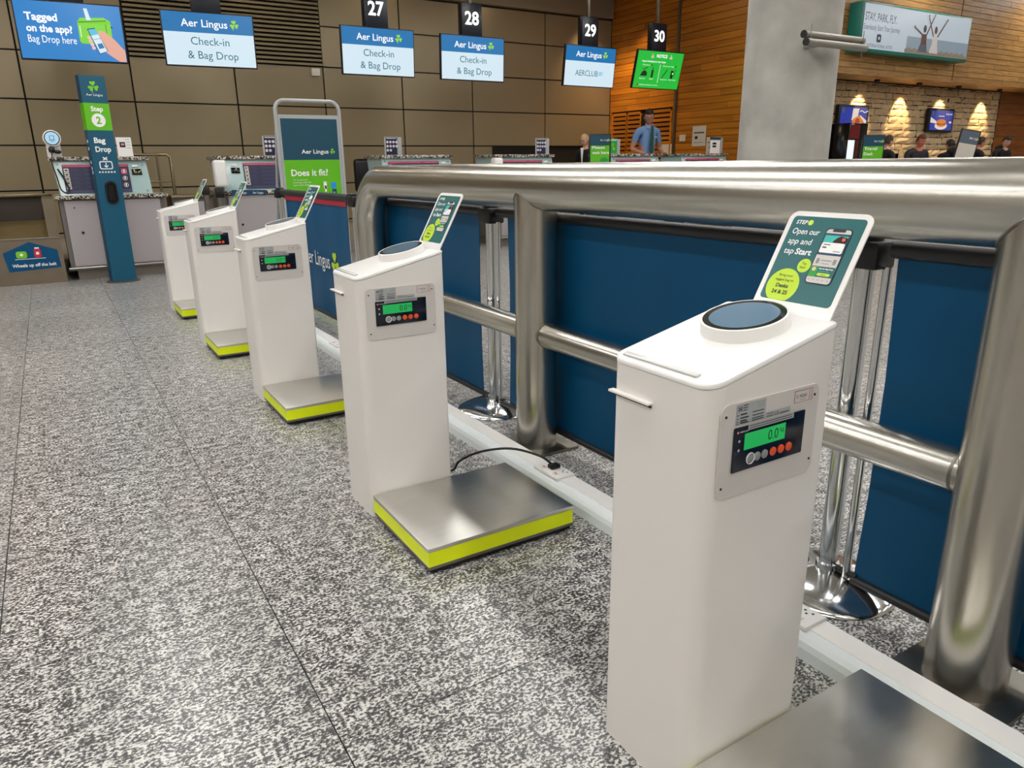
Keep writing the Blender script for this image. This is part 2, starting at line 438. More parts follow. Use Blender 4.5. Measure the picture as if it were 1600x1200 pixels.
# ---- timber side wall (right of the desks)
ws = MB(); ws.box(10.575, 10.75, 8.0, 13.0, 0, CEIL_Z, 'dark_void'); wall_side = ws.build('wall_right_timber', kind='structure')
ph = .114
def planks(x0, x1, y0, y1, z0, z1, axis, m, parent, lens, holes=()):
    z = z0; 
    while z < z1-.01:
        zz = min(z+ph-.007, z1); a0, a1 = (y0, y1) if axis == 'y' else (x0, x1); a = a0
        first = True
        while a < a1-.02:
            ln = random.uniform(*lens)*(random.uniform(.3, 1) if first else 1); first = False
            b = min(a+ln, a1); b = a1 if a1-b < .3 else b
            d = random.uniform(0, .004)
            segs = [(a, b)]
            for (ha, hb, hz0, hz1) in holes:
                if zz > hz0 and z < hz1:
                    ns = []
                    for (p, q) in segs:
                        if q <= ha or p >= hb: ns.append((p, q))
                        else:
                            if p < ha: ns.append((p, ha))
                            if q > hb: ns.append((hb, q))
                    segs = ns
            for (p, q) in segs:
                if q-p < .03: continue
                if axis == 'y': MB().box(x0+d, x1, p+.002, q-.002, z, zz, m).build('timber_plank', parent)
                else: MB().box(p+.002, q-.002, y0+d, y1, z, zz, m).build('timber_plank', parent)
            a = b
        z += ph
vents = [(11.15, 11.72, 0.9, 2.06), (12.28, 12.90, .9, 2.06)]
planks(10.54, 10.575, 11.04, 12.998, .0, 4.33, 'y', 'wood_orange', wall_side, (1.6, 2.6), holes=[(11.10, 12.92, 0, 2.10)])
planks(10.54, 10.575, 8.0, 10.98, .0, 4.33, 'y', 'wood_orange', wall_side, (1.4, 2.6))
MB().box(10.51, 10.56, 10.985, 11.035, 0, 4.33, 'steel_dull').build('trim_strip', wall_side)
MB().box(10.545, 10.575, 11.10, 12.92, 0, .35, 'wood_orange').build('base_board', wall_side)
vf = MB(); vm = MB(); vm.box(10.535, 10.56, 0, .57, 0, .045, 'wood_orange'); vme = vm.mesh('vent_slat')
for (a, b) in ((11.14, 11.66), (12.02, 12.40), (12.46, 12.88)):
    for (p, q) in ((a-.04, a), (b, b+.04)): MB().box(10.532, 10.575, p, q, .35, 2.10, 'wood_orange').build('vent_frame', wall_side)
    z = .38
    while z < 2.08:
        MB().box(10.537, 10.56, a, b, z, z+.055, 'wood_orange').build('vent_slat', wall_side); z += .085
MB().box(10.5, 10.52, 11.76, 11.94, .36, 2.06, 'black').build('doorway_darkness', wall_side)  # flat black sheet, painted darkness of the open doorway
# ---- concrete column
pc = MB(); pc.lathe([(.452, 0), (.45, .02), (.45, CEIL_Z)], 'concrete', 64)
column = pc.build('concrete_column', M=Matrix.Translation((6.60, 5.285, 0)), kind='structure')
# ---- shop front at right: timber fascia, soffit, stone wall
FX0, FX1 = 10.76, 20.99
fa = MB(); fa.box(FX0, FX1, 8.03, 8.6, 2.52, CEIL_Z, 'dark_void'); fascia = fa.build('wall_fascia', kind='structure')
ph = .092
for (a, b) in ((FX0, 14.50), (14.53, 17.6), (17.63, FX1)):
    planks(a, b, 7.995, 8.03, 2.5, CEIL_Z-.02, 'x', 'wood_oak', fascia, (.8, 1.5))
MB().box(FX0, FX1, 8.0, 8.6, 2.49, 2.52, 'wood_oak').build('soffit_board', fascia)
for x in (12.75, 14.05, 15.4, 16.95):
    MB().lathe([(.05, 0), (.05, .035), (.04, .04)], 'black', 16, Matrix.Translation((x, 8.33, 2.45))).build('spot_lamp', fascia)
sw = MB(); sw.box(FX0, 17.72, 8.66, 8.85, 0, 2.6, 'stone_gap'); wall_stone = sw.build('wall_stone', kind='structure')
def stone_mesh(w_, h, d):
    bm = bmesh.new(); nx = 2 if w_ < .25 else 3; V = {}
    for i in range(nx+1):
        for j in range(3):
            e = (i in (0, nx)) or (j in (0, 2))
            V[i, j] = bm.verts.new((w_*i/nx+random.uniform(-.012, .012), -(d*.35 if e else d)+random.uniform(-.008, .008), h*j/2+random.uniform(-.008, .008)))
    for i in range(nx):
        for j in range(2): bm.faces.new((V[i, j], V[i+1, j], V[i+1, j+1], V[i, j+1]))
    ring = [V[i, 0] for i in range(nx+1)]+[V[nx, 1]]+[V[i, 2] for i in range(nx, -1, -1)]+[V[0, 1]]
    back = [bm.verts.new((q.co.x, .06, q.co.z)) for q in ring]
    for i in range(len(ring)):
        k = (i+1) % len(ring); bm.faces.new((ring[i], back[i], back[k], ring[k]))
    return bm
lower = MB(); z = 0.02
while z < 2.47:
    h = random.uniform(.075, .13) if z > 1.15 else random.uniform(.1, .16)
    if z+h > 2.47: h = 2.485-z
    x = FX0+.02
    while x < 17.66:
        w_ = min(random.uniform(.16, .50) if z > 1.15 else random.uniform(.3, .6), 17.68-x)
        if w_ < .05: break
        if z > 1.10 and x > 11.7:
            mb = MB(); mb.bm(stone_mesh(w_-.012, h-.012, random.uniform(.012, .030)), 'stone', False); mb.build('stone', wall_stone, Matrix.Translation((x, 8.66, z)))
        else: lower.bm(stone_mesh(w_-.012, h-.012, random.uniform(.02, .05)), 'stone', False, Matrix.Translation((x, 8.66, z)))
        x += w_
    z += h
lower.build('lower_stone', wall_stone, kind='stuff')
we = MB(); we.box(17.72, FX1, 8.9, 9.1, 0, 2.6, 'wood_red'); wall_end = we.build('wall_right_shop', kind='structure')
for k in range(11):
    MB().box(17.74, FX1, 8.87, 8.9, .23*k+.006, .23*k+.225, 'wood_red').build('timber_plank', wall_end)
# ---- raised staff platform behind the desks
MB().box(-.6, 10.5, 9.88, 12.98, 0, .16, 'plinth').build('platform_step', kind='structure')

# ================================================================== CEILING LIGHTS
def ceiling_light(x, y, label):
    t = thing('ceiling_light', (x, y, CEIL_Z), label, 'light', 'linear ceiling lights over the hall')
    MB().box(-.17, .17, -1.3, 1.3, -.09, 0, 'white_paint').build('housing', t)
    MB().box(-.14, .14, -1.26, 1.26, -.1, -.09, 'lamp_diffuser').build('diffuser', t)
for x in (-5.2, -2.4, .4, 3.4, 6.2, 9.0, 13.0, 17.0):
    for y in (-3.0, .6, 4.2, 7.2):
        if x == 6.2 and 4 < y < 6: continue
        ceiling_light(x, y, 'long white linear light fixed to the hall ceiling')

for x in (-3.4, -1.1, 1.2, 3.5, 5.8, 8.1):
    t = thing('ceiling_downlight', (x, 11.6, CEIL_Z), 'round warm downlight in the ceiling above the desks, outside the picture', 'light', 'warm ceiling downlights over the desks')
    MB().lathe([(.13, -.03), (.14, -.02), (.14, 0)], 'white_paint', 28).build('trim_ring', t)
    MB().lathe([(.11, -.032), (.11, -.031)], 'warm_diffuser', 24).build('diffuser', t)
    lamp('downlight_beam', 'SPOT', (x, 11.6, CEIL_Z-.06), 60, (1, .86, .62), (x, 11.75, 0), spot_size=math.radians(95), spot_blend=.9, shadow_soft_size=.1)

# ================================================================== KIOSKS
KW, KD, HL, HR = .298, .246, .816, .884
kiosks = ['tall white scale pedestal nearest the camera, showing its sloping top and STEP 1 board',
          'second white scale pedestal from the camera, black cable running to the floor trunking',
          'third white scale pedestal, in the middle of the row of five',
          'fourth white scale pedestal, partly hidden by the middle one of the row',
          'farthest white scale pedestal, at the end of the row by the blue Bag Drop pillar']
K = [(.820, .747), (.765, 2.150), (.769, 3.667), (.742, 5.130), (.747, 6.593)]
def rounded_foot(e=0., zf=None):
    pts = []
    for cx, cy, r, a0 in ((KW-.008, .008, .008, -90), (KW-.008, KD-.008, .008, 0), (.032, KD-.032, .032, 90), (.034, .034, .034, 180)):
        for i in range(7):
            a = math.radians(a0+90*i/6); pts.append((cx+(r+e)*math.cos(a), cy+(r+e)*math.sin(a)))
    return pts
slope = (HR-HL)/KW
def topz(x, y): return HL+slope*x
def make_kiosk():
    t = thing('scale_pedestal', (0, 0, 0), '', 'scale', 'self-service baggage scale pedestals in a row')
    MB().prism(rounded_foot(), 0, 0, 'white_paint', smooth=True, top=lambda x, y: topz(x, y)-.010).build('body', t)
    # cap plate following the slope, with a softened edge
    bm = bmesh.new(); rings = []
    for e, dz in ((-.003, -.0095), (.0008, -.0085), (.0012, -.004), (-.0008, -.0008), (-.004, 0.)):
        rings.append([bm.verts.new((x, y, topz(x, y)+dz)) for x, y in rounded_foot(e)])
    for a, b in zip(rings, rings[1:]):
        for i in range(len(a)): bm.faces.new((a[i], a[(i+1) % len(a)], b[(i+1) % len(a)], b[i]))
    bm.faces.new(rings[-1]); bm.faces.new(rings[0][::-1])
    c = MB(); c.bm(bm, 'white_cap'); c.build('top_cap', t)
    A = math.atan(slope)
    MT = Matrix.Translation((0, 0, HL)) @ Matrix.Rotation(-A, 4, 'Y')       # local frame of the sloping top
    f = MB(); f.bbox(.012, .024, .045, .225, 0, .004, 'clear_foam', .0018, 2); f.build('edge_strip', t, MT, label='translucent adhesive strip along the low edge')
    # round scanner
    sc = MB(); sc.lathe([(.079, 0), (.079, .001), (.0775, .004), (.0775, .020), (.0765, .0225), (.0735, .0235), (.0725, .0225)], 'white_plastic', 56)
    so = sc.build('scanner_ring', t, MT @ Matrix.Translation((.216, .125, 0)))
    p = MB(); p.lathe([(.0727, .0215), (.0727, .0226)], 'black_gloss', 48); p.build('glass_rim', so)
    p = MB(); p.lathe([(.0615, .0226), (.0615, .0229)], 'disc_screen', 48); p.build('scanner_screen', so, label='round blue-grey glass screen')
    # card slot on the user side
    s = MB(); s.bbox(-.011, .002, .13, .236, .752, .7565, 'white_paint', .001); s.box(-.0006, .001, .132, .234, .7455, .752, 'black'); s.build('slot_lip', t)
    # indicator plate
    P = Pr(.0006)
    P.L = 1; P.rr(.0235, .2635, .617, .7815, .016, 'label_grey')
    P.poly(rrect(.0235, .2635, .617, .7815, .016), 'label_grey')
    plate = MB(); plate.prism([(x, z) for x, z in rrect(.0235, .2635, .617, .7815, .016)], -.0022, 0, 'label_grey', axis='y')
    pl = plate.build('indicator_plate', t)
    for (x, z) in ((.034, .762), (.252, .762), (.255, .642), (.034, .638)):
        MB().lathe([(.0022, -.001), (.0022, .0008), (.0012, .0014)], 'black', 12, Matrix.Translation((x, -.0025, z)) @ Matrix.Rotation(math.pi/2, 4, 'X')).build('screw', pl)
    d = MB(); d.bbox(.0535, .2285, -.0055, -.002, .661, .7395, 'navy_panel', .0022, 2); dp = d.build('display_panel', pl)
    P = Pr(.0003); P.L = 1
    P.rect(.0775, .178, .6975, .7265, 'lcd')
    P.L = 2
    P.text('0.0', .135, .7035, .018, 'lcd_ink', .025); P.text('kg', .164, .713, .008, 'lcd_ink', .010)
    P.ring(.065, .716, .0012, .0022, 'white_print'); P.ring(.065, .700, .0012, .0022, 'white_print')
    P.disc(.0605, .7315, .0022, 'pink'); P.text('WEIGHLOG', .0645, .7300, .0026, 'white_print', .020)
    P.build('readout', dp, Matrix.Translation((0, -.0055, 0)), label='lit green weight readout reading 0.0 kg')
    for i, x in enumerate((.095, .112, .130, .151, .171, .191)):
        m = 'button_grey' if i < 3 else 'orange'
        b = MB(); b.lathe([(.0078, 0), (.0078, .0012), (.006, .0018)], m, 20, Matrix.Translation((x, -.0055, .680)) @ Matrix.Rotation(math.pi/2, 4, 'X')); 
        if i == 0: b.tube([(x+.0095*math.cos(a), -.0065, .680+.0095*math.sin(a)) for a in [2*math.pi*q/20 for q in range(21)]], .0009, 'white_print', 6, caps=False)
        b.build('push_button', dp)
    P = Pr(.0003); P.L = 1
    P.rect(.056, .127, .7425, .7785, 'label_silver')
    P.rect(.0835, .196, .7315, .7415, 'label_silver', 14)
    P.rect(.128, .190, .7425, .7525, 'label_silver')
    P.L = 2
    P.line(.062, .766, .062, .774, .0012, 'ink'); P.line(.069, .766, .069, .774, .0012, 'ink'); P.line(.062, .774, .069, .766, .0012, 'ink'); P.line(.062, .766, .069, .774, .0012, 'ink')
    for k, z in enumerate((.774, .770, .766)): P.rect(.072, .084-.001*k, z, z+.0014, 'ink'); P.rect(.105, .122, z, z+.001, 'ink_grey')
    for k, z in enumerate((.759, .753, .748, .7445)): P.rect(.058, .064, z, z+.001, 'ink'); P.rect(.067, .082+.004*(k % 2), z, z+.0024, 'ink'); P.rect(.095, .122, z, z+.0016, 'ink')
    P.text('CE', .150, .7440, .006, 'ink', .010); P.rect(.131, .147, .7445, .7455, 'ink'); P.rect(.163, .186, .7445, .746, 'ink'); P.rect(.131, .147, .749, .750, 'ink')
    P.L = 15
    for z in (.734, .738): P.rect(.086, .192, z, z+.0012, 'ink')
    P.L = 1; P.rect(.198, .247, .7545, .776, 'magenta'); P.L = 2; P.rect(.199, .246, .7553, .7752, 'label_grey')
    P.L = 3; P.text('NSAI', .212, .763, .006, 'ink', .017); P.ring(.205, .766, .002, .0032, 'ink_grey'); P.rect(.236, .237, .756, .774, 'magenta'); P.rect(.2415, .2425, .756, .774, 'magenta'); P.rect(.212, .228, .7585, .7595, 'ink_grey')
    P.build('rating_label', pl, Matrix.Translation((0, -.0022, 0)), label='silver rating labels with small print')
    # step board
    L = math.hypot(.098, .175); ux = Vector((0, -1, 0)); uz = Vector((.098, 0, .175)).normalized(); uy = ux.cross(uz)*-1
    # local: X = reading direction (-Y world), Z = up the board, -Y = towards the user
    Mx = Matrix((ux, uz.cross(ux), uz)).transposed().to_4x4(); Mx = Matrix.Translation((KW-.004, .1845, HR-.003)) @ Mx
    W_ = .172
    pts = [(0, 0), (W_, 0)]+[(W_-.018+.018*math.cos(a), L-.018+.018*math.sin(a)) for a in [math.radians(9*k) for k in range(11)]]+[(.018+.018*math.cos(a), L-.018+.018*math.sin(a)) for a in [math.radians(90+9*k) for k in range(11)]]
    b = MB(); b.prism(pts, -.003, 0, 'white_plastic', axis='y'); bo = b.build('step_board', t, Mx)
    P = Pr(.0003); P.L = 1; tx = 'teal'
    P.rr(.010, W_-.010, .022, L-.010, .008, tx)
    P.L = 2
    P.text('STEP', .020, L-.026, .0075, 'white_print', .024, bold=.02, shear=.1); P.disc(.051, L-.0225, .0055, 'lime'); P.text('1', .0495, L-.0255, .006, 'white_print', bold=.02, layer=3)
    P.text('Open our', .020, L-.046, .0115, 'white_print', .058, bold=.006, shear=.08)
    P.text('app and', .020, L-.066, .0115, 'white_print', .050, bold=.006, shear=.08)
    P.text('tap', .020, L-.086, .0115, 'white_print', .021, bold=.006, shear=.08); P.text('Start', .045, L-.086, .0115, 'white_print', .034, bold=.028, shear=.08)
    P.disc(.076, .094, .0135, 'lime'); P.text('Tap', .070, .096, .0042, 'ink', .010, layer=3); P.text('Start', .068, .0885, .0042, 'ink', .013, layer=3)
    # lime circle cut off by the foot of the printed field
    pts = []
    for k in range(33):
        a = 2*math.pi*k/32; pts.append((.049+.034*math.cos(a), max(.022, .051+.034*math.sin(a))))
    P.poly(pts[:-1], 'lime')
    P.text('Bring your', .049, .069, .0048, 'ink', .030, 'c', layer=3); P.text('tagged bag to', .049, .060, .0048, 'ink', .040, 'c', layer=3)
    P.text('Desks', .049, .0470, .0072, 'ink', .027, 'c', bold=.03, layer=3); P.text('24 & 25', .049, .0345, .0072, 'ink', .034, 'c', bold=.03, layer=3)
    P.rr(.0905, .1435, .062, .170, .007, 'ink', 4); P.rr(.0925, .1415, .064, .168, .006, 'label_grey', 5)
    P.L = 6; P.rect(.0925, .1415, .118, .160, 'teal_dark'); P.rr(.104, .130, .163, .168, .002, 'ink'); 
    P.L = 7; P.rect(.094, .140, .142, .156, 'sky_print'); P.poly([(.112, .142), (.140, .142), (.140, .152), (.126, .156), (.118, .151)], 'pink'); P.disc(.133, .149, .0035, 'orange', 8)
    P.rr(.094, .140, .122, .142, .003, 'white_print', 8); P.rect(.098, .112, .137, .1385, 'ink', 9); P.rect(.098, .106, .131, .1335, 'ink', 9); P.rect(.122, .136, .125, .1265, 'ink_grey', 9)
    P.rr(.097, .103, .101, .111, .001, 'ink_grey', 7); P.rr(.131, .137, .101, .111, .001, 'ink_grey', 7); P.rect(.107, .127, .107, .1085, 'ink_grey', 7); P.rect(.110, .124, .101, .102, 'ink_grey', 7)
    P.rect(.0925, .108, .076, .096, 'green_deep', 7); P.disc(.100, .090, .004, 'sand', 8); P.rect(.108, .1415, .076, .096, 'teal', 7)
    P.text('Express Bag Drop', .110, .0905, .0026, 'white_print', .028, bold=.03, layer=8); P.rect(.110, .132, .086, .087, 'sky_print', 8)
    P.rr(.110, .136, .078, .0835, .0026, 'lime', 8); P.text('Start', .123, .0794, .003, 'ink', .009, 'c', layer=9)
    for k in range(5): P.disc(.0975+.0095*k, .070, .0012, 'ink_grey', 7, 8)
    P.build('step_print', bo, Matrix.Translation((0, -.003, 0)), label='teal printed face with STEP 1 instructions')
    # weighing platform
    pw, pd = .519, .432
    f = MB()
    for (x, y) in ((.03, -.03), (pw-.03, -.03), (.03, -pd+.03), (pw-.03, -pd+.03)): f.lathe([(.018, 0), (.018, .012)], 'rubber', 16, Matrix.Translation((x, y, 0)))
    f.box(.008, pw-.008, -pd+.008, -.012, .006, .0185, 'black'); f.build('base_frame', t)
    MB().bbox(.001, pw-.001, -pd+.001, -.0105, .0185, .0285, 'steel_dull', .001).build('lower_trim', t)
    MB().box(.002, pw-.002, -pd+.002, -.0025, .0285, .076, 'yellow').build('yellow_band', t, label='bright yellow tape band')
    MB().bbox(0, pw, -pd, -.006, .076, .089, 'steel_plate', .0018, 3).build('weigh_plate', t, label='brushed steel weighing plate')
    return t
k0 = make_kiosk(); k0.location = (*K[0], 0); k0['label'] = kiosks[0]
for (x, y), lb in list(zip(K, kiosks))[1:]: copy_tree(k0, (x, y, 0), lb)

# ================================================================== STEEL BARRIER
RX, RZ, RR = 1.60, 1.064, .087
t = thing('steel_barrier', (RX, 1.5, 0), 'massive brushed stainless steel tube barrier with fat top rail, right of the pedestals', 'barrier')
def arc_path(ya, yb, zc, r, sgn):
    return [(0, ya+sgn*(r-r*math.cos(a)) if False else ya+sgn*r*(1-math.cos(a)), zc-r+r*math.sin(a)) for a in [math.radians(k*7.5) for k in range(13)]]
yl, yr = 4.19-1.5, -1.11-1.5
path = [(0, yl, 0.012), (0, yl, RZ-.26-.2)]+[(0, yl-.26*(1-math.cos(a)), RZ-.26+.26*math.sin(a)) for a in [math.radians(7.5*k) for k in range(13)]]
path += [(0, y, RZ) for y in (1.5, 0., -1.0)]
path += [(0, yr+.26*(1-math.cos(a)), RZ-.26+.26*math.sin(a)) for a in [math.radians(90-7.5*k) for k in range(13)]]+[(0, yr, RZ-.5), (0, yr, .012)]
MB().tube(path, RR, 'steel_y', 48).build('top_rail', t)
for y in (2.41-1.5, .65-1.5):
    MB().tube([(0, y, .012), (0, y, RZ-.02)], RR-.003, 'steel_z', 48).build('post', t)
    # weld bead where the post meets the rail
    pts = []
    for k in range(49):
        a = 2*math.pi*k/48; px_, py_ = (RR-.002)*math.cos(a), (RR-.002)*math.sin(a)
        zz = RZ-math.sqrt(max(0, RR**2-px_**2)); pts.append((px_*1.01, y+py_*1.01, zz))
    MB().tube(pts, .0022, 'steel_dull', 6, caps=False).build('weld_bead', t)
for y in (4.19-1.5, 2.41-1.5, .65-1.5, -1.11-1.5):
    MB().bbox(-.128, .128, y-.128, y+.128, 0, .012, 'steel_dull', .002).build('floor_flange', t)
for (a, b) in ((4.19, 2.41), (2.41, .65), (.65, -1.11)):
    ya, yb = a-1.5-RR*.45, b-1.5+RR*.45
    MB().tube([(0, ya, .493), (0, yb, .493)], .049, 'steel_y', 32).build('mid_rail', t)
    for y in (a-1.5-RR*.96, b-1.5+RR*.96): MB().tube([(0, y-.003, .493), (0, y+.003, .493)], .0505, 'steel_dull', 32).build('weld_collar', t)

# ================================================================== BANNER STANCHIONS
SX = 1.70
SY = [6.53, 4.69, 2.93, 1.08, -.75]
def make_post():
    t = thing('barrier_post', (0, 0, 0), '', 'barrier post', 'chrome posts of the banner line')
    MB().lathe([(.182, 0), (.184, .003), (.182, .008), (.174, .014), (.15, .026), (.12, .036), (.09, .043), (.055, .049), (.032, .053), (.031, .07)], 'chrome', 64).build('base', t)
    MB().tube([(0, 0, .05), (0, 0, .90)], .0255, 'chrome', 28).build('pole', t)
    MB().tube([(.0, -.058, .05), (.0, -.058, .90)], .011, 'chrome', 14).build('tension_rod', t)
    MB().tube([(0, .03, .062), (0, -.09, .062)], .01, 'black', 10).build('lower_clip', t)
    h = MB(); h.bbox(-.040, .040, -.052, .052, .892, .960, 'black', .008); h.lathe([(.034, .960), (.034, .972), (.028, .978)], 'black', 24); h.build('head', t)
    return t
labs = ['chrome banner post at the far end of the blue banner line, below the green A-board',
        'chrome banner post just beyond the bent end of the steel barrier',
        'chrome banner post with round shiny base, seen between the second and third pedestals',
        'chrome banner post right behind the nearest pedestal, domed base showing',
        'chrome banner post past the right edge of the picture, behind the barrier']
p0 = make_post(); p0.location = (SX, SY[0], 0); p0['label'] = labs[0]
for y, lb in zip(SY[1:], labs[1:]): copy_tree(p0, (SX, y, 0), lb)
bl = ['blue fabric banner with white airline lettering and red stripe, farthest of the line',
      'plain blue fabric banner behind the bent end of the steel barrier',
      'plain blue fabric banner between the middle barrier post and the nearest pedestal',
      'plain blue fabric banner at the right edge behind the nearest barrier post']
spans = [(6.46, 4.80, 6.37, 4.86), (4.62, 3.00, 4.5, 3.035), (2.86, 1.15, 2.79, 1.30), (1.01, -.68, 1.0, -.6)]
for i, ((a, b, c, d), lb) in enumerate(zip(spans, bl)):
    t = thing('banner', (SX, a, 0), lb, 'banner', 'blue banners between the chrome posts')
    MB().tube([(0, 0, .942), (0, b-a, .942)], .021 if i else .026, 'black_tube', 20).build('top_tube', t)
    MB().tube([(0, -.01, .052), (0, b-a, .052)], .014, 'black_tube', 16).build('bottom_tube', t)
    f = MB(); n = 24
    for s_ in (0, 1):
        pass
    vs = []
    for k in range(n+1):
        y = c+(d-c)*k/n-a
        for zz in (.055, .30, .62, .925): vs.append((.004*math.sin(k*.9+i)*(1-abs(zz-.5)), y-.012*math.sin(math.pi*(zz-.05)/.9)*(1 if k == 0 else (-1 if k == n else 0)), zz))
    fs = [(k*4+j, k*4+j+1, (k+1)*4+j+1, (k+1)*4+j) for k in range(n) for j in range(3)]
    f.add(vs, fs, 'banner_blue', True); f.add([(x+.003, y, z) for x, y, z in vs], [q[::-1] for q in fs], 'banner_blue', True)
    f.build('fabric', t)
    if i == 0:
        MB().box(-.0062, -.0052, d-a, c-a, .885, .925, 'red').build('red_stripe', t)
        P = Pr(.0005); P.text('Aer Lingus', 0, 0, .11, 'white_print', .62); P.shamrock(.74, .05, .09, 'lime')
        ux = Vector((0, -1, 0)); uz = Vector((0, 0, 1)); M = Matrix((ux, uz.cross(ux), uz)).transposed().to_4x4()
        P.build('airline_name', t, Matrix.Translation((-.008, 5.92-a, .42)) @ M, label='white airline lettering with shamrock')

# ---- retractable-belt posts beyond, with teal belt
t = None
def belt_post(x, y, lb):
    t = thing('belt_post', (x, y, 0), lb, 'barrier post', 'belt posts by the second desk')
    MB().lathe([(.165, 0), (.165, .012), (.05, .03), (.032, .05)], 'steel_dull', 32).build('base', t)
    MB().tube([(0, 0, .04), (0, 0, .90)], .028, 'steel_dull', 20).build('pole', t)
    MB().bbox(-.034, .034, -.034, .034, .895, .975, 'black', .006).build('head', t)
belt_post(1.285, 6.95, 'dark belt post nearer the green A-board, joined to teal belt')
belt_post(1.31, 7.75, 'dark belt post left of its neighbour, beyond the farthest pedestal')
b = MB(); b.box(1.325, 1.655, 6.735, 6.738, .915, .96, 'teal_dark', Matrix.Translation((1.49, 6.74, 0)) @ Matrix.Rotation(math.radians(-45), 4, 'Z') @ Matrix.Translation((-1.49, -6.74, 0)))
o = b.build('barrier_belt'); tagp(o, 'teal belt with pale airline lettering stretched beside the far banner post', 'belt')
P = Pr(.0008); P.text('Aer Lingus', -.12, -.012, .02, 'white_print', .1); P.text('Aer Lingus', .04, -.012, .02, 'white_print', .1)
P.build('belt_lettering', o, Matrix.Translation((1.49, 6.735, .94)) @ Matrix.Rotation(math.radians(-45), 4, 'Z') @ Matrix.Translation((0, -.006, 0)))

# ================================================================== FLOOR TRUNKING
t = thing('cable_trunking', (1.36, 0, 0), 'long white power trunking laid on the floor along the barrier foot', 'trunking')
pr = [(0, 0), (.105, 0), (.105, .055), (.098, .063), (.030, .063), (.012, .056), (.004, .046), (0, .03)]
m = MB(); n = len(pr); ya, yb = -1.6, 6.6
m.add([(x, ya, z) for x, z in pr]+[(x, yb, z) for x, z in pr], [tuple(range(n)), tuple(range(2*n-1, n-1, -1))]+[((i+1) % n, i, i+n, (i+1) % n+n) for i in range(n)], 'trunk_plastic')
m.build('channel', t)
MB().box(.034, .096, -1.59, 6.59, .063, .0655, 'white_plastic').build('lid', t)
def socket(y):
    s = MB(); s.bbox(.018, .100, y-.075, y+.075, .062, .0735, 'white_plastic', .003); s = s.build('double_socket', t)
    for q in (-.037, .037):
        MB().box(.030, .048, y+q-.010, y+q+.010, .0735, .0765, 'white_paint').build('rocker_switch', s)
        MB().box(.036, .042, y+q-.006, y+q+.006, .0765, .0769, 'red').build('red_mark', s)
    P = MB()
    for q in (-.037, .037):
        for (a, b) in ((0, 0), (-.011, .011), (.011, .011)): P.box(.070+b-.002, .070+b+.004, y+q+a-.003, y+q+a+.003, .0735, .0738, 'black')
    P.build('socket_hole', s)
for y in (2.02, .985, 4.4): socket(y)
pts = [(1.16, 2.33, .02), (1.18, 2.31, .06), (1.24, 2.25, .105), (1.32, 2.16, .13), (1.39, 2.07, .115), (1.425, 2.03, .08)]
def smooth_path(P, n=6):
    P = [Vector(p) for p in P]; out = []
    for i in range(len(P)-1):
        a, b, c, d = P[max(i-1, 0)], P[i], P[i+1], P[min(i+2, len(P)-1)]
        for k in range(n):
            u = k/n; out.append(.5*((2*b)+(c-a)*u+(2*a-5*b+4*c-d)*u*u+(-a+3*b-3*c+d)*u**3))
    return out+[P[-1]]
cpath = smooth_path([(1.05, 2.40, .006), (1.12, 2.38, .008)]+pts)
m = MB().tube(cpath, .0045, 'black', 10); m.bbox(1.405, 1.445, 2.015, 2.045, .0745, .090, 'black', .004)
tagp(m.build('power_cable'), 'black cable looping from the second pedestal onto the white trunking', 'cable')

# ================================================================== CHECK-IN DESKS
def shop_print_poster(x0, x1, z0, z1):
    P = Pr(.0015); P.L = 1; P.rect(x0, x1, z0, z1, 'navy'); P.L = 2
    P.rect(x0, x1, z1-.026, z1, 'magenta'); P.rect(x0, x1, z0, z0+.03, 'navy_soft')
    w_ = x1-x0
    for k in range(5):
        z = z1-.038-(z1-z0-.075)*k/5; P.rect(x0+.012, x0+.058, z-.040, z, 'paper'); P.rect(x0+.022, x0+.046, z-.028, z-.012, 'navy_soft', 3)
        P.rect(x0+.07, x0+.14, z-.012, z-.007, 'navy_soft'); P.rect(x0+.07, x0+.16, z-.03, z-.026, 'navy_soft'); P.rect(x0+.2, x0+w_*.64, z-.012, z-.007, 'navy_soft'); P.rect(x0+.2, x0+w_*.64, z-.026, z-.021, 'navy_soft')
    P.text('Prohibited items in carry-on and hold bags', x0+.014, z1-.019, .011, 'pink', w_*.6, layer=3); P.text('Dangerous goods', x0+w_*.70, z1-.019, .011, 'pink', w_*.27, layer=3)
    for i in range(2):
        for j in range(3):
            cx, cz = x0+w_*(.78+.14*i), z1-.075-.072*j
            P.ring(cx, cz, .019, .023, 'white_print', 3, 16)
            if (i, j) == (1, 0): P.rect(cx-.03, cx+.03, cz-.03, cz+.03, 'magenta', 3)
            P.rect(cx-.008, cx+.006, cz-.012, cz+.008, 'white_print', 4); P.disc(cx+.002, cz+.012, .006, 'white_print', 4, 8)
    return P
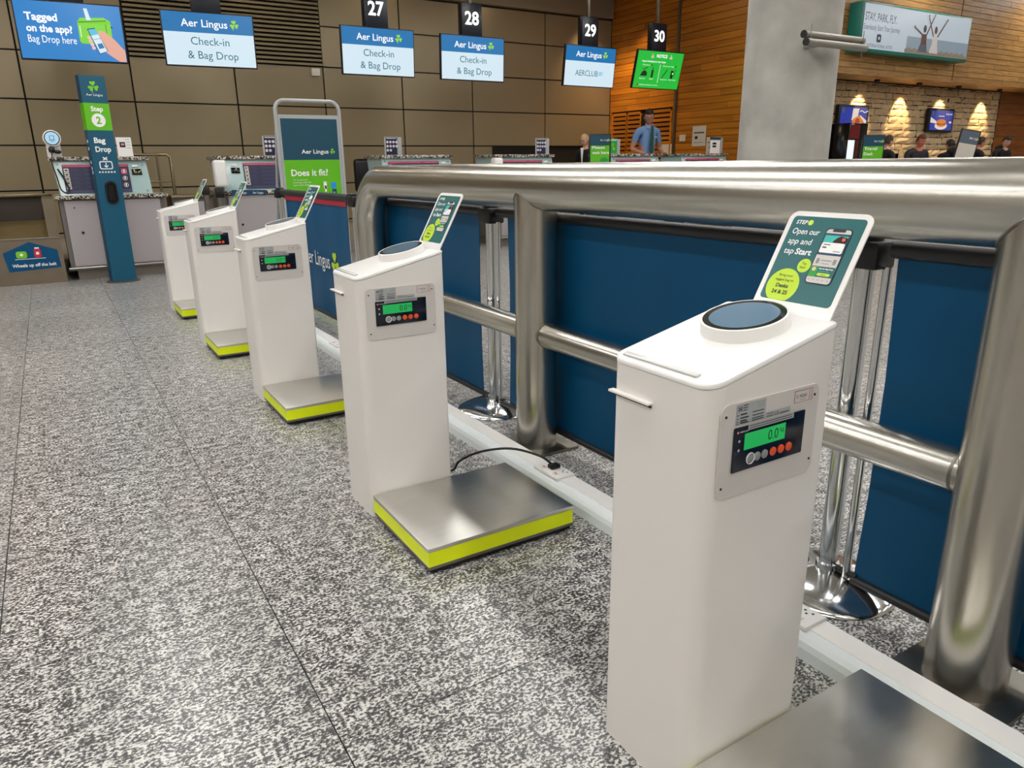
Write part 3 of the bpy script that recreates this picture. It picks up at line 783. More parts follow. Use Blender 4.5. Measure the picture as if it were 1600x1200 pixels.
def desk(x0, x1, label, digits, poster=True, ridge=True, disp_left=False, col='amber'):
    Yf = 9.12; t = thing('check_in_desk', (x0, Yf, 0), label, 'desk', 'check-in desks along the back wall')
    W_ = x1-x0
    MB().box(.06, W_-.04, .08, .70, 0, .12, 'plinth').build('plinth', t)
    MB().box(0, W_, .03, .74, .12, .845, 'cabinet_edge').build('cabinet', t)
    MB().box(.045, W_-.05, .0, .03, .15, .83, 'cabinet').build('front_door', t)
    MB().lathe([(.014, 0), (.014, .006)], 'black', 12, Matrix.Translation((.17, .0, .50)) @ Matrix.Rotation(math.pi/2, 4, 'X')).build('door_lock', t)
    MB().lathe([(.008, 0), (.008, .004)], 'black', 10, Matrix.Translation((.13, .0, .76)) @ Matrix.Rotation(math.pi/2, 4, 'X')).build('door_screw', t)
    MB().tube([(-.02, -.05, .13), (W_, -.05, .13)], .02, 'steel_dull', 14).build('bumper_rail', t)
    MB().bbox(-.04, W_+.04, -.03, .76, .845, .885, 'granite_counter', .006).build('lower_counter', t)
    # sloping glass fronted upper part
    u = MB(); u.add([(.03, .06, .885), (W_-.10, .06, .885), (W_-.10, .62, .885), (.03, .62, .885), (.0, .13, 1.235), (W_-.12, .13, 1.235), (W_-.12, .62, 1.235), (.0, .62, 1.235)],
                    [(0, 3, 2, 1), (4, 5, 6, 7), (0, 1, 5, 4), (2, 3, 7, 6), (1, 2, 6, 5), (3, 0, 4, 7)], 'glass_panel'); u.build('glass_front', t)
    MB().bbox(-.03, W_-.09, .09, .66, 1.235, 1.275, 'granite_counter', .006).build('upper_counter', t)
    tilt = Matrix.Translation((0, .056, .885)) @ Matrix.Rotation(-math.atan(.07/.35), 4, 'X')
    for (x, z) in ((.05, .32), (W_-.16, .31), (W_-.15, .03)): MB().lathe([(.010, 0), (.010, .006)], 'steel_dull', 12, tilt @ Matrix.Translation((x, 0, z)) @ Matrix.Rotation(math.pi/2, 4, 'X')).build('glass_stud', t)
    px0, px1 = (.085, W_-.30) if not disp_left else (.27, W_-.03)
    if poster: shop_print_poster(px0, px1, .02, .315).build('information_poster', t, tilt @ Matrix.Translation((0, -.004, 0)), label='navy information panel with magenta heading')
    dx = (W_-.275) if not disp_left else .13
    MB().bbox(dx, dx+.10, -.006, .004, .20, .265, 'black_gloss', .003, M=tilt).build('weight_display', t)
    P = Pr(.001); P.text(digits, dx+.05, .222, .02, col, .05, 'c'); P.build('display_digits', t, tilt @ Matrix.Translation((0, -.008, 0)), label='lit weight digits')
    MB().bbox(dx+.01, dx+.07, -.006, .003, .285, .305, 'white_plastic', .002, M=tilt).build('small_label', t)
    return t
desk(.09, 1.10, 'check-in desk at far left, partly behind the blue Bag Drop pillar', '12.4')
desk(1.735, 2.76, 'check-in desk seen left of the green A-board, white hand unit on its side', '0.0', disp_left=True, col='green_digit')
desk(3.74, 4.86, 'check-in desk above the bent end of the steel barrier', '0.0')
desk(5.42, 6.54, 'check-in desk in front of the dark wall recess', '0.0')
desk(7.54, 8.64, 'check-in desk with the man in the blue shirt behind it', '0.0')
desk(9.03, 10.2, 'check-in desk against the timber wall, beside the concrete column', '0.0')
# side dispenser units on desks 2 and 4
for (x, lb) in ((1.66, 'rounded white hand-held unit hung on the left side of the A-board desk'), (5.32, 'rounded white unit at the left side of the desk by the dark recess')):
    m = MB().bbox(x-.02, x+.12, 8.99, 9.13, .93, 1.23, 'white_plastic', .035, 4)
    t = thing('card_reader', (0, 0, 0), lb, 'card reader', 'white units beside the desks'); m.build('shell', t)
    MB().box(x-.0, x+.06, 9.02, 9.08, .845, .935, 'black').build('bracket', t)
    MB().box(x-.02, x+.05, 8.98, 9.05, .0, .845, 'cabinet_edge').build('stand', t)
# round-screen scanner on desk 1
t = thing('round_scanner', (.135, 9.32, 1.275), 'upright white scanner with round lit screen on the far left desk', 'scanner')
Ms = Matrix.Rotation(math.pi/2, 4, 'X')
MB().prism([(-.065, 0), (.065, 0), (.065, .14)]+[(.065*math.cos(a)*1.0, .17+.065*math.sin(a)) for a in [math.radians(k*15) for k in range(13)]]+[(-.065, .14)], -.02, .03, 'white_plastic', axis='y').build('housing', t)
MB().lathe([(.082, 0), (.082, .035), (.076, .04)], 'white_plastic', 36, Matrix.Translation((0, -.02, .185)) @ Ms).build('screen_ring', t)
MB().lathe([(.070, 0), (.070, .002)], 'navy_panel', 36, Matrix.Translation((0, -.060, .185)) @ Ms).build('screen_bezel', t)
P = Pr(.001); P.disc(0, .185, .062, 'disc_lit'); P.L = 2
P.rr(-.022, .022, .170, .212, .006, 'screen_ink'); P.rr(-.017, .017, .175, .207, .004, 'disc_lit', 3); P.rect(-.03, .03, .160, .165, 'screen_ink'); P.rect(-.012, .012, .145, .150, 'screen_ink')
P.build('screen_picture', t, Matrix.Translation((0, -.062, 0)), label='lit pale blue round screen')
m = MB(); m.ell((-.02, -.06, .07), (.03, .03, .035), 'black'); m.ell((.03, -.06, .05), (.035, .02, .02), 'black'); m.tube(smooth_path([(-.02, -.07, .07), (-.03, -.10, .0), (-.04, -.12, -.06), (-.02, -.14, -.2), (.0, -.15, -.33), (.06, -.16, -.37)]), .006, 'black', 8)
m.build('handset_cord', t, label='black handset and hanging cord')
MB().tube([(.0, -.155, -.12), (.045, -.17, -.22), (.075, -.18, -.34)], .009, 'black', 10).build('cord_grip', t)
# leaflet holder
t = thing('leaflet_stand', (.81, 9.40, 1.275), 'small white leaflet card standing on the far left desk', 'leaflet')
MB().box(-.075, .075, 0, .006, 0, .205, 'white_plastic', Matrix.Rotation(math.radians(-6), 4, 'X')).build('card', t)
P = Pr(.001); P.rect(-.045, .01, .10, .155, 'cloth_grey'); P.rect(-.03, 0, .12, .14, 'pink', 2)
for z in (.18, .15, .12, .09): P.rect(.02, .06, z, z+.004, 'ink_grey')
P.build('leaflet_print', t, Matrix.Rotation(math.radians(-6), 4, 'X') @ Matrix.Translation((0, -.001, 0)))
# info stands (navy, with rows of round symbols)
def symbol_stand(x, y, z, lb, w_=.19, h=.235, rz=0., kind=0):
    t = thing('sign_holder', (x, y, z), lb, 'sign', 'small upright notices on the desks', rz)
    MB().box(-w_/2, w_/2, 0, .006, 0, h, 'label_silver').build('back_plate', t)
    MB().box(w_/2+.005, w_/2+.055, .0, .05, 0, h*.98, 'label_silver').build('side_wing', t)
    P = Pr(.001)
    if kind == 0:
        P.rect(-w_*.40, w_*.44, .008, h-.008, 'navy'); P.L = 2
        for j in range(3):
            for i in range(4 if j < 2 else 2): P.disc(-w_*.28+.043*i, h*.72-.052*j, .016, 'white_print', None, 12); P.disc(-w_*.28+.043*i, h*.72-.052*j, .007, 'magenta', 3, 8)
        P.rect(-w_*.35, w_*.38, h*.9, h*.93, 'white_print')
    elif kind == 1:
        P.rect(-w_*.45, w_*.45, .01, h-.01, 'green_deep'); P.L = 2; P.disc(0, h*.6, .03, 'green'); P.disc(.02, h*.35, .025, 'leaf'); P.rect(-w_*.4, w_*.4, h*.88, h*.92, 'white_print')
    else:
        P.rect(-w_*.45, w_*.45, h*.0, h*.80, 'white_print'); P.L = 2; P.rect(-w_*.25, w_*.1, h*.55, h*.68, 'ink'); P.rect(-w_*.25, w_*.1, h*.38, h*.5, 'ink'); P.rect(-w_*.5, w_*.5, h*.86, h, 'teal_dark')
    P.build('notice_print', t)
symbol_stand(4.0, 9.5, 1.275, 'navy notice with rows of round symbols on the third desk from the left')
symbol_stand(6.50-.1, 9.5, 1.275, 'navy notice with round symbols at the right end of the fourth desk')
symbol_stand(2.42, 9.5, 1.275, 'navy notice half hidden by the left edge of the A-board')
symbol_stand(7.78, 9.5, 1.275, 'green notice holder with white side wing left of the blue-shirted man', kind=1)
symbol_stand(10.02, 9.45, 1.275, 'white notice on dark backing on the desk beside the column', kind=2, w_=.26, h=.27)
# hand rail right of desk 1
m = MB(); pts = [(.80, 9.60, 1.30), (1.24, 9.60, 1.30), (1.28, 9.60, 1.27), (1.28, 9.60, .0)]
t = thing('side_rail', (0, 0, 0), 'brass coloured tube rail standing right of the far left desk', 'rail')
MB().tube(pts, .017, 'brass', 12).build('top_bar', t); MB().tube([(1.28, 9.60, 1.0), (.99, 9.60, 1.0)], .012, 'brass', 10).build('cross_bar', t)
MB().tube([(1.14, 9.60, 1.29), (1.14, 9.60, .0)], .012, 'brass', 10).build('upright', t)
MB().tube([(.80, 9.6, 1.30), (.80, 9.6, 1.275)], .012, 'brass', 10).build('stub', t)
# low counter between desk 1 and 2
t = thing('low_counter', (1.18, 9.2, 0), 'low grey cabinet with brass top edge between the two left desks', 'counter')
MB().box(.01, .44, .02, .5, 0, .82, 'cabinet_edge').build('body', t); MB().box(.04, .41, .0, .02, .1, .78, 'cabinet').build('front_panel', t)
MB().bbox(0, .45, -.02, .52, .82, .85, 'brass', .004).build('top_edge', t)
# baggage conveyor at far left
t = thing('bag_conveyor', (-.66, 9.10, 0), 'steel baggage conveyor well with a dark flap, at the far left beside the first desk', 'conveyor')
MB().box(0, .70, 0, .03, 0, .46, 'steel_warm').build('front_panel', t)
MB().bbox(0, .70, -.01, .035, .46, .475, 'steel_dull', .003).build('front_lip', t)
MB().box(.60, .70, .03, 1.3, 0, .86, 'steel_warm').build('side_panel', t)
MB().box(-.06, .03, .03, 1.3, 0, .86, 'steel_warm').build('side_panel', t)
MB().prism([(.03, .40), (.95, .56), (.95, .60), (.03, .44)], .03, .60, 'belt', axis='x').build('belt', t, label='worn dark conveyor belt')
MB().box(.03, .60, .95, .99, .0, .86, 'brown_flap').build('flap', t)
MB().bbox(-.06, .70, .9, .99, .86, .89, 'brass', .004).build('top_beam', t)
MB().lathe([(.07, 0), (.07, .04)], 'black', 20, Matrix.Translation((.60, .25, .62)) @ Matrix.Rotation(math.radians(90), 4, 'Y')).build('button_housing', t)
P = Pr(.0015); P.poly([(.13, .14), (.595, .16), (.585, .345), (.345, .435), (.105, .335)], 'banner_blue'); P.L = 2
P.rr(.215, .31, .275, .345, .02, 'leaf'); P.disc(.262, .31, .014, 'white_print', 3); P.rr(.375, .435, .275, .365, .02, 'red_case'); P.disc(.405, .318, .015, 'white_print', 3); P.rr(.385, .425, .365, .378, .004, 'white_print'); P.rect(.20, .47, .263, .268, 'white_print')
P.text('Wheels up off the belt', .165, .185, .032, 'white_print', .39, bold=.02)
P.build('belt_sticker', t, Matrix.Translation((.07, -.001, 0)), label='blue sticker with suitcases and the words Wheels up off the belt')
# second conveyor unit further left
t = thing('bag_conveyor', (-1.42, 9.10, 0), 'plain steel conveyor housing at the left edge of the picture', 'conveyor')
MB().box(0, .69, 0, 1.3, 0, .46, 'steel_warm').build('front_panel', t); MB().box(0, .69, .3, 1.3, .46, .84, 'steel_warm').build('housing', t)

# ================================================================== BAG DROP PILLAR
t = thing('sign_pillar', (.545, 8.78, 0), 'tall blue and green Bag Drop pillar with a 2 in a white circle', 'sign', rz=math.radians(14))
MB().lathe([(.16, 0), (.16, .012), (.15, .016)], 'steel_dull', 36).build('foot_plate', t)
MB().box(-.118, .118, -.05, .05, .016, 2.03, 'teal_dark').build('column_box', t)
P = Pr(.001); P.rect(-.118, .118, .016, 2.03, 'pillar_blue'); P.L = 2
P.rect(-.118, .118, 1.52, 1.775, 'green'); P.shamrock(0, 1.93, .055, 'leaf'); P.text('Aer Lingus', 0, 1.842, .022, 'white_print', .15, 'c')
P.L = 3; P.text('Step', 0, 1.70, .045, 'white_print', .11, 'c', bold=.03); P.disc(0, 1.615, .064, 'white_print'); P.text('2', 0, 1.582, .066, 'green', .045, 'c', bold=.03, layer=4)
P.text('Bag', -.075, 1.40, .05, 'white_print', .105, bold=.03); P.text('Drop', -.075, 1.315, .05, 'white_print', .145, bold=.03)
P.rr(-.062, .062, 1.145, 1.225, .018, 'white_print'); P.rr(-.052, .052, 1.155, 1.215, .012, 'pillar_blue', 4); P.line(0, 1.21, 0, 1.165, .009, 'white_print', 5); P.line(-.018, 1.182, 0, 1.164, .009, 'white_print', 5); P.line(.018, 1.182, 0, 1.164, .009, 'white_print', 5)
P.line(-.02, 1.262, .02, 1.235, .012, 'white_print'); P.line(.02, 1.262, -.02, 1.235, .012, 'white_print')
for k in range(6): P.disc(-.07+.028*k, 1.118, .009, 'white_print', None, 10)
P.build('pillar_print', t, Matrix.Translation((0, -.05, 0)), label='blue and green printed face reading Step 2 Bag Drop')
P = Pr(.001)
for k, z in enumerate((1.40, 1.33, 1.20, 1.14, 1.1)): P.rect(-.015, .015, z, z+.03, 'white_print')
P.rect(-.05, .05, 1.52, 1.775, 'green', .5); P.build('side_print', t, Matrix.Translation((-.118, 0, 0)) @ Matrix.Rotation(math.radians(-90), 4, 'Z'))
ho = MB(); ho.prism(rrect(-.055, .055, .80, 1.03, .054, 8), -.012, 0, 'black', axis='y', M=Matrix.Translation((.01, -.052, 0))); h = ho.build('dispenser', t)
ho = MB(); ho.prism(rrect(-.042, .042, .815, 1.015, .041, 8), -.018, -.012, 'black_gloss', axis='y', M=Matrix.Translation((.01, -.052, 0)))
for k in range(5): ho.tube([(-.02+.01*k, -.072, .84), (-.02+.01*k, -.074, .99)], .004, 'rubber', 6)
ho.build('dispenser_strap', h)

# ================================================================== A-BOARD
t = thing('a_board', (2.30, 7.5, 0), 'grey framed A-board with teal and green Does it fit? poster', 'sign')
bt = Matrix.Rotation(math.radians(-5), 4, 'X')
W2, HT = .315, 1.60
MB().tube([(-W2, 0, 0), (-W2, 0, 1.66)]+[(-W2+.09-.09*math.cos(a), 0, 1.67+.09*math.sin(a)) for a in [math.radians(k*15) for k in range(7)]]+[(W2-.09+.09*math.sin(a), 0, 1.67+.09*math.cos(a)) for a in [math.radians(k*15) for k in range(7)]]+[(W2, 0, 1.66), (W2, 0, 0)], .018, 'label_silver', 16).build('tube_frame', t)
MB().box(-W2+.016, W2-.016, -.012, .012, .35, 1.63, 'label_silver').build('panel_frame', t)
MB().tube([(-W2, .5, 0), (-W2, .03, 1.5)], .014, 'label_silver', 12).build('rear_leg', t); MB().tube([(W2, .5, 0), (W2, .03, 1.5)], .014, 'label_silver', 12).build('rear_leg', t)
P = Pr(.001); a, b_ = -W2+.035, W2-.035
P.rect(a, b_, 1.21, 1.595, 'teal_board'); P.rect(a, b_, .38, 1.21, 'green'); P.L = 2
P.logo(-.10, 1.27, .038, 'white_print', 'leaf', .34); P.text('Does it fit?', -.22, 1.06, .06, 'white_print', .37, bold=.02)
P.text('You can pack your', -.21, 1.015, .013, 'white_print', .145); P.text('small bag under the', -.21, .99, .013, 'white_print', .18); P.text('seat in front of you', -.21, .965, .013, 'white_print', .165)
P.rr(.10, .122, .70, .90, .008, 'white_print'); P.rr(.095, .127, .93, 1.0, .01, 'white_print'); P.rect(.106, .122, .88, .96, 'white_print')
P.rr(.17, .225, .935, .99, .012, 'screen_blue'); P.rect(.18, .225, .80, .925, 'teal_board'); P.rect(.19, .21, .88, .9, 'sky_print', 3)
P.build('poster', t, Matrix.Translation((0, -.0125, 0)), label='teal over green poster with the question Does it fit?')

# ================================================================== HANGING SCREENS
def screen(cx, cy, label, num, kind, yaw=0., tilt=4., cz=2.66):
    W_, H_ = 1.03, .585
    t = thing('hanging_screen', (cx, cy, CEIL_Z), label, 'screen', 'monitors hung above the check-in desks', math.radians(yaw))
    dz = cz-CEIL_Z
    M = Matrix.Translation((0, 0, dz)) @ Matrix.Rotation(math.radians(tilt), 4, 'X')
    MB().bbox(-W_/2-.014, W_/2+.014, 0, .05, -H_/2-.014, H_/2+.014, 'black', .004, M=M).build('casing', t)
    P = Pr(.0012); a, b = -W_/2, W_/2; c, d = -H_/2, H_/2
    if kind == 'blue':
        P.rect(a, b, c, d, 'screen_blue'); P.L = 2
        P.text('Tagged', -.43, .10, .075, 'screen_white_text', .31, bold=.03); P.text('on the app?', -.43, -.015, .072, 'screen_white_text', .44, bold=.03); P.text('Bag Drop here', -.43, -.125, .075, 'screen_white_text', .465)
        P.rr(.07, .40, -.115, .13, .03, 'screen_lime'); P.poly([(.07, .10), (.10, .15), (.34, .165), (.40, .13), (.40, .09)], 'screen_lime'); P.line(.08, .105, .36, .135, .012, 'screen_dkgreen', 3); P.line(.35, -.1, .35, .1, .008, 'screen_dkgreen', 3); P.line(.09, -.05, .09, .07, .006, 'screen_white_text', 3)
        P.poly([(.165, .13), (.21, .13), (.185, .25), (.15, .25)], 'screen_white', 3)
        P.rect(.40, .415, -.08, -.06, 'screen_black'); P.rect(.40, .415, .06, .08, 'screen_black')
        P.poly([(.44, -.29), (.51, -.29), (.51, -.17), (.42, -.06), (.33, .02), (.27, .03), (.24, -.12), (.33, -.21)], 'screen_skin', 4)
        for k in range(4): P.disc(.165+.01*k, -.05-.035*k, .02, 'screen_pink', 4, 10)
        q = [(.155, .04), (.235, .055), (.335, -.18), (.245, -.22)]
        P.poly(q[::-1], 'ink', 5); P.poly([(.165, .033), (.24, .047), (.327, -.182), (.25, -.212)][::-1], 'screen_white', 6)
        P.poly([(.165, .033), (.24, .047), (.262, -.01), (.187, -.03)][::-1], 'screen_cyan', 7); P.line(.205, -.07, .285, -.05, .004, 'screen_ink', 7); P.poly([(.235, -.115), (.285, -.10), (.305, -.15), (.25, -.165)][::-1], 'screen_blue2', 7)
    elif kind == 'green':
        P.rect(a, b, c, d, 'screen_green'); P.L = 2
        P.text('NOTICE', 0.02, .20, .05, 'screen_white_text', .24, 'c', bold=.03)
        for x in (-.19, .23): P.poly([(x-.035, .19), (x+.035, .19), (x, .262)], 'screen_pink'); P.rect(x-.004, x+.004, .205, .24, 'poster_red', 3)
        P.text('Items Prohibited in the Cabin', -.40, .12, .026, 'screen_white_text', .53, bold=.02)
        P.text('Check-in', -.38, .065, .02, 'screen_white_text', .17); P.text('Carry-on bags', .08, .065, .02, 'screen_white_text', .26); P.rect(-.19, -.15, .06, .09, 'screen_dkgreen'); P.rect(.36, .40, .06, .09, 'screen_dkgreen')
        P.line(.02, .09, .02, -.20, .008, 'screen_white_text')
        P.poly([(-.40, -.10), (-.25, -.10), (-.25, -.05), (-.30, -.01), (-.36, -.03)], 'screen_black'); P.line(-.35, .0, -.25, .04, .012, 'screen_black')
        P.rr(-.155, -.11, -.12, 0, .01, 'screen_black'); P.rect(-.14, -.125, 0, .05, 'screen_black')
        P.line(.10, -.12, .20, .02, .016, 'screen_black'); P.rr(.29, .35, -.12, .01, .012, 'screen_black'); P.disc(.335, -.04, .014, 'screen_white_text', 3, 8); P.line(.37, -.1, .39, .03, .012, 'screen_black')
        P.text('Batteries', -.40, -.15, .018, 'screen_white_text', .13); P.text('Lighter', -.18, -.15, .018, 'screen_white_text', .1); P.text('E-cigarette', .08, -.15, .018, 'screen_white_text', .15); P.text('Power banks', .27, -.15, .018, 'screen_white_text', .17)
        P.disc(-.42, -.245, .02, 'poster_red', None, 10); P.text('dublinairport.com', -.38, -.25, .02, 'screen_white_text', .42)
    else:
        P.rect(a, b, c, .075, 'screen_white'); P.rect(a, b, .075, d, 'screen_blue2'); P.L = 2
        P.logo(-.31, .14, .082, 'screen_white_text', 'screen_leaf', .66)
        if kind == 'club': P.text('AERCLUB', -.30, -.14, .085, 'screen_ink', .47); P.ring(.22, -.095, .015, .03, 'screen_cyan'); P.rect(.265, .275, -.12, -.06, 'screen_cyan')
        else:
            P.text('Check-in', -.22, -.06, .088, 'screen_ink', .44); P.text('& Bag Drop', -.27, -.215, .088, 'screen_ink', .58)
    P.build('display', t, M @ Matrix.Translation((0, -.0005, 0)), label='lit screen picture')
    # number box and drop rod
    bz = dz+H_/2+.016
    MB().bbox(-.165, .165, .01, .13, bz, bz+.43, 'box_navy', .004).build('number_box', t)
    P = Pr(.0015); P.text(num, 0, bz+.15, .17, 'number_glow', .225, 'c', bold=.02); P.build('desk_number', t, Matrix.Translation((0, .009, 0)), label='glowing white desk number')
    MB().bbox(-.025, .025, .045, .095, bz+.43, 0, 'steel_dull', .003).build('drop_rod', t)
    MB().box(-.08, .08, .02, .03+.04, dz, bz+.02, 'black').build('mount', t)
    return t
screen(.53, 10.2, 'bright blue monitor with Tagged on the app? and a green suitcase', '25', 'blue', -4, 0, 2.625)
screen(2.00, 10.2, 'blue and white Check-in monitor in front of the louvre grille', '26', 'in', -4, 2, 2.64)
screen(4.19, 10.2, 'blue and white Check-in monitor hanging just right of the louvre grille', '27', 'in', -1, 3, 2.64)
screen(5.67, 10.2, 'blue and white Check-in monitor hanging midway between louvre grille and timber wall', '28', 'in', -1, 3, 2.64)
screen(7.84, 10.2, 'blue and white monitor with AERCLUB lettering hanging nearest the timber corner', '29', 'club', 2, 7, 2.64)
screen(9.32, 10.2, 'green NOTICE monitor hanging under number 30', '30', 'green', 0, 14, 2.66)

# ================================================================== COLUMN LAMP
cx, cy = 6.60, 5.285
t = thing('tube_camera', (6.35, 4.62, 2.185), 'pair of grey tubes on a bracket sticking out from the concrete column', 'fixture')
for (dy, dz, x0, x1) in ((.0, .03, -.43, .42), (-.03, -.035, -.43, .43)):
    m = MB().tube([(x0, dy, dz), (x1, dy, dz)], .032, 'tube_metal', 20); m.tube([(x0-.012, dy, dz), (x0, dy, dz)], .033, 'black', 20); m.build('tube_housing', t)
for x in (-.38, .38): MB().tube([(x, -.03, -.12), (x, -.03, .11)], .004, 'steel_dull', 6).build('spike_rod', t)
MB().bbox(-.05, .0, -.0, .30, -.03, .015, 'tube_metal', .006).build('wall_bracket', t)

# ================================================================== LIGHTBOX AND POSTERS
t = thing('advert_lightbox', (11.26, 7.98, 2.79), 'wide teal-framed lightbox advert STAY, PARK, FLY on the timber fascia', 'sign')
LW, LH = 3.16, .72
MB().bbox(0, LW, -.24, 0, 0, LH, 'lightbox_teal', .008).build('case', t)
P = Pr(.003); P.rect(.04, LW-.03, .045, LH-.03, 'lightbox_face'); P.L = 2
P.rect(1.25, LW-.03, .06, .30, 'lightbox_sea')
P.text('STAY, PARK, FLY.', .07, .45, .12, 'lightbox_dark', .84); P.text('Seamlessly Start Your Journey', .05, .32, .085, 'lightbox_grey', .98)
P.rr(.42, .54, .15, .27, .03, 'lightbox_dark'); P.rr(.46, .50, .19, .23, .008, 'lightbox_face', 3)
P.text('AL INTERNATIONAL HOTEL', .10, .07, .05, 'lightbox_grey', .78)
P.rect(1.22, LW-.03, .045, .085, 'lightbox_stone', 3)
for k in range(34): P.disc(1.24+.054*k, .085+.012*(k % 3), .03, 'lightbox_stone', 3, 7)
for (x, body, hair, s_) in ((1.72, 'lightbox_brown', 'lightbox_dark', -1), (2.05, 'lightbox_cream', 'lightbox_brown', 1)):
    P.L = 4; P.poly([(x-.13, .10), (x+.13, .10), (x+.09, .24), (x+.075, .36), (x-.075, .36), (x-.07, .22)], body); P.poly([(x-.13, .08), (x+.13, .08), (x+.07, .2), (x-.07, .2)], 'lightbox_grey' if s_ < 0 else 'lightbox_cream', 5)
    P.disc(x, .44, .045, hair, 5, 14, ry=.06)
P.line(1.67, .34, 1.42, .44, .03, 'lightbox_brown', 6); P.line(1.77, .34, 1.95, .64, .03, 'lightbox_brown', 6); P.line(1.99, .34, 1.80, .62, .03, 'lightbox_brown', 5); P.line(2.11, .34, 2.34, .60, .03, 'lightbox_brown', 6)
for (x, z) in ((1.41, .45), (1.96, .66), (1.79, .64), (2.35, .615)): P.disc(x, z, .022, 'lightbox_brown', 7, 8)
P.build('advert_picture', t, Matrix.Translation((0, -.241, 0)), label='backlit advert of two people on a beach with raised arms')
def poster(x0, x1, z0, z1, lb, k):
    t = thing('food_poster', (x0, 8.60, z0), lb, 'poster', 'lit blue food posters on the stone wall')
    w_, h = x1-x0, z1-z0
    MB().bbox(0, w_, -.05, .02, 0, h, 'black', .006).build('frame', t)
    P = Pr(.002); P.rect(.05, w_-.05, .04, h-.04, 'poster_blue'); P.L = 2
    if k == 0:
        P.poly([(.38, .18), (.54, .18), (.58, .38), (.40, .38)], 'poster_white'); P.poly([(.35, .06), (.72, .06), (.74, .16), (.58, .27), (.42, .2)], 'poster_orange', 3); P.disc(.55, .15, .07, 'poster_red', 4, 10); P.poly([(.60, .23), (w_-.05, .10), (w_-.05, .18), (.62, .27)], 'poster_white', 2)
        for i in range(6): P.line(.60+.04*i, .33+.015*math.sin(i*1.3), .64+.04*i, .33+.015*math.sin((i+1)*1.3), .018, 'poster_white', 3)
    else:
        P.disc(.44, .12, .22, 'poster_white', None, 20, ry=.07); P.disc(.44, .17, .18, 'poster_orange', 3, 20, ry=.07); P.rect(.28, .60, .14, .17, 'poster_red', 4); P.disc(.44, .20, .16, 'poster_orange', 5, 16, ry=.045); P.poly([(.05, .18), (.28, .16), (.28, .20), (.05, .28)], 'poster_white'); P.disc(.76, .19, .05, 'poster_white', None, 10, ry=.02)
        for i in range(4): P.line(.32+.05*i, .295+.01*(i % 2), .37+.05*i, .295+.01*((i+1) % 2), .016, 'poster_white', 3)
        for i in range(4): P.disc(.60+.06*i, .34, .018, 'poster_white', None, 6)
    P.rect(.08, .16, h-.14, h-.06, 'lightbox_grey', 3)
    P.build('poster_print', t, Matrix.Translation((0, -.051, 0)), label='lit blue food advert')
poster(12.08, 12.95, 1.64, 2.08, 'square blue food poster at the left end of the stone wall', 0)
poster(14.92, 15.80, 1.645, 2.09, 'square blue burger poster in the middle of the stone wall', 1)
# vending machine edge at the column
t = thing('vending_machine', (10.93, 7.5, 0), 'dark red and black vending machine with a lit panel, beside the column', 'vending machine')
MB().bbox(0, .46, 0, .60, 0, 1.70, 'black_gloss', .01).build('cabinet', t); MB().box(.01, .24, -.012, 0, 1.46, 1.67, 'vending_red').build('header', t)
MB().box(-.02, .13, -.014, 0, .3, 1.44, 'vending_lit').build('lit_panel', t); MB().box(.16, .24, -.01, 0, .3, 1.44, 'vending_red').build('side_stripe', t); MB().box(.36, .42, -.02, 0, 1.26, 1.38, 'pink').build('coin_panel', t)

# ---- upright queue signs
def queue_sign(x, y, top, w_, h, lb, lines, up_col, low_col, rz=0., lean=0.):
    t = thing('queue_sign', (x, y, 0), lb, 'sign', 'upright queue signs in black frames', rz)
    MB().lathe([(.17, 0), (.17, .012), (.03, .03)], 'black', 28).build('base', t)
    MB().tube([(0, .02, .02), (0, .02, top-h)], .018, 'black', 12).build('pole', t)
    M = Matrix.Translation((0, 0, top-h/2)) @ Matrix.Rotation(lean, 4, 'Y')
    MB().bbox(-w_/2, w_/2, -.012, .02, -h/2, h/2, 'black', .003, M=M).build('frame', t)
    P = Pr(.001); a, b = -w_/2+.018, w_/2-.018
    P.rect(a, b, h/2-.018-h*.27, h/2-.018, up_col); P.rect(a, b, -h/2+.018, h/2-.018-h*.27, low_col); P.L = 2
    P.text('Aer Lingus', 0 if up_col != 'cabinet_edge' else 0, h/2-h*.19, h*.05, 'white_print', w_*.45); P.shamrock(w_*.42-.01, h/2-h*.165, w_*.07, 'leaf')
    for k, s_ in enumerate(lines): P.text(s_, a+.02, h/2-h*(.40+.14*k), h*.075, 'white_print', w_*.15*len(s_)**.75, bold=.02)
    if low_col == 'green': P.disc(b-.06, -h/2+.10, .055, 'green_deep', 1.5, 12)
    P.build('sign_print', t, M @ Matrix.Translation((0, -.0125, 0)))
queue_sign(5.70, 7.2, 1.475, .26, .42, 'teal and green Please wait here sign in front of the fair-haired clerk', ['Please', 'wait here'], 'teal_board', 'green', math.radians(-36))
queue_sign(11.12, 7.2, 1.51, .37, .56, 'teal and green Travel Desk sign standing by the vending machine', ['Travel', 'Desk'], 'teal_board', 'green', math.radians(-25))
queue_sign(13.82, 7.2, 1.62, .36, .80, 'slate and pale grey sign leaning between the seated customers', [], 'lightbox_grey', 'paper', math.radians(-30), math.radians(9))

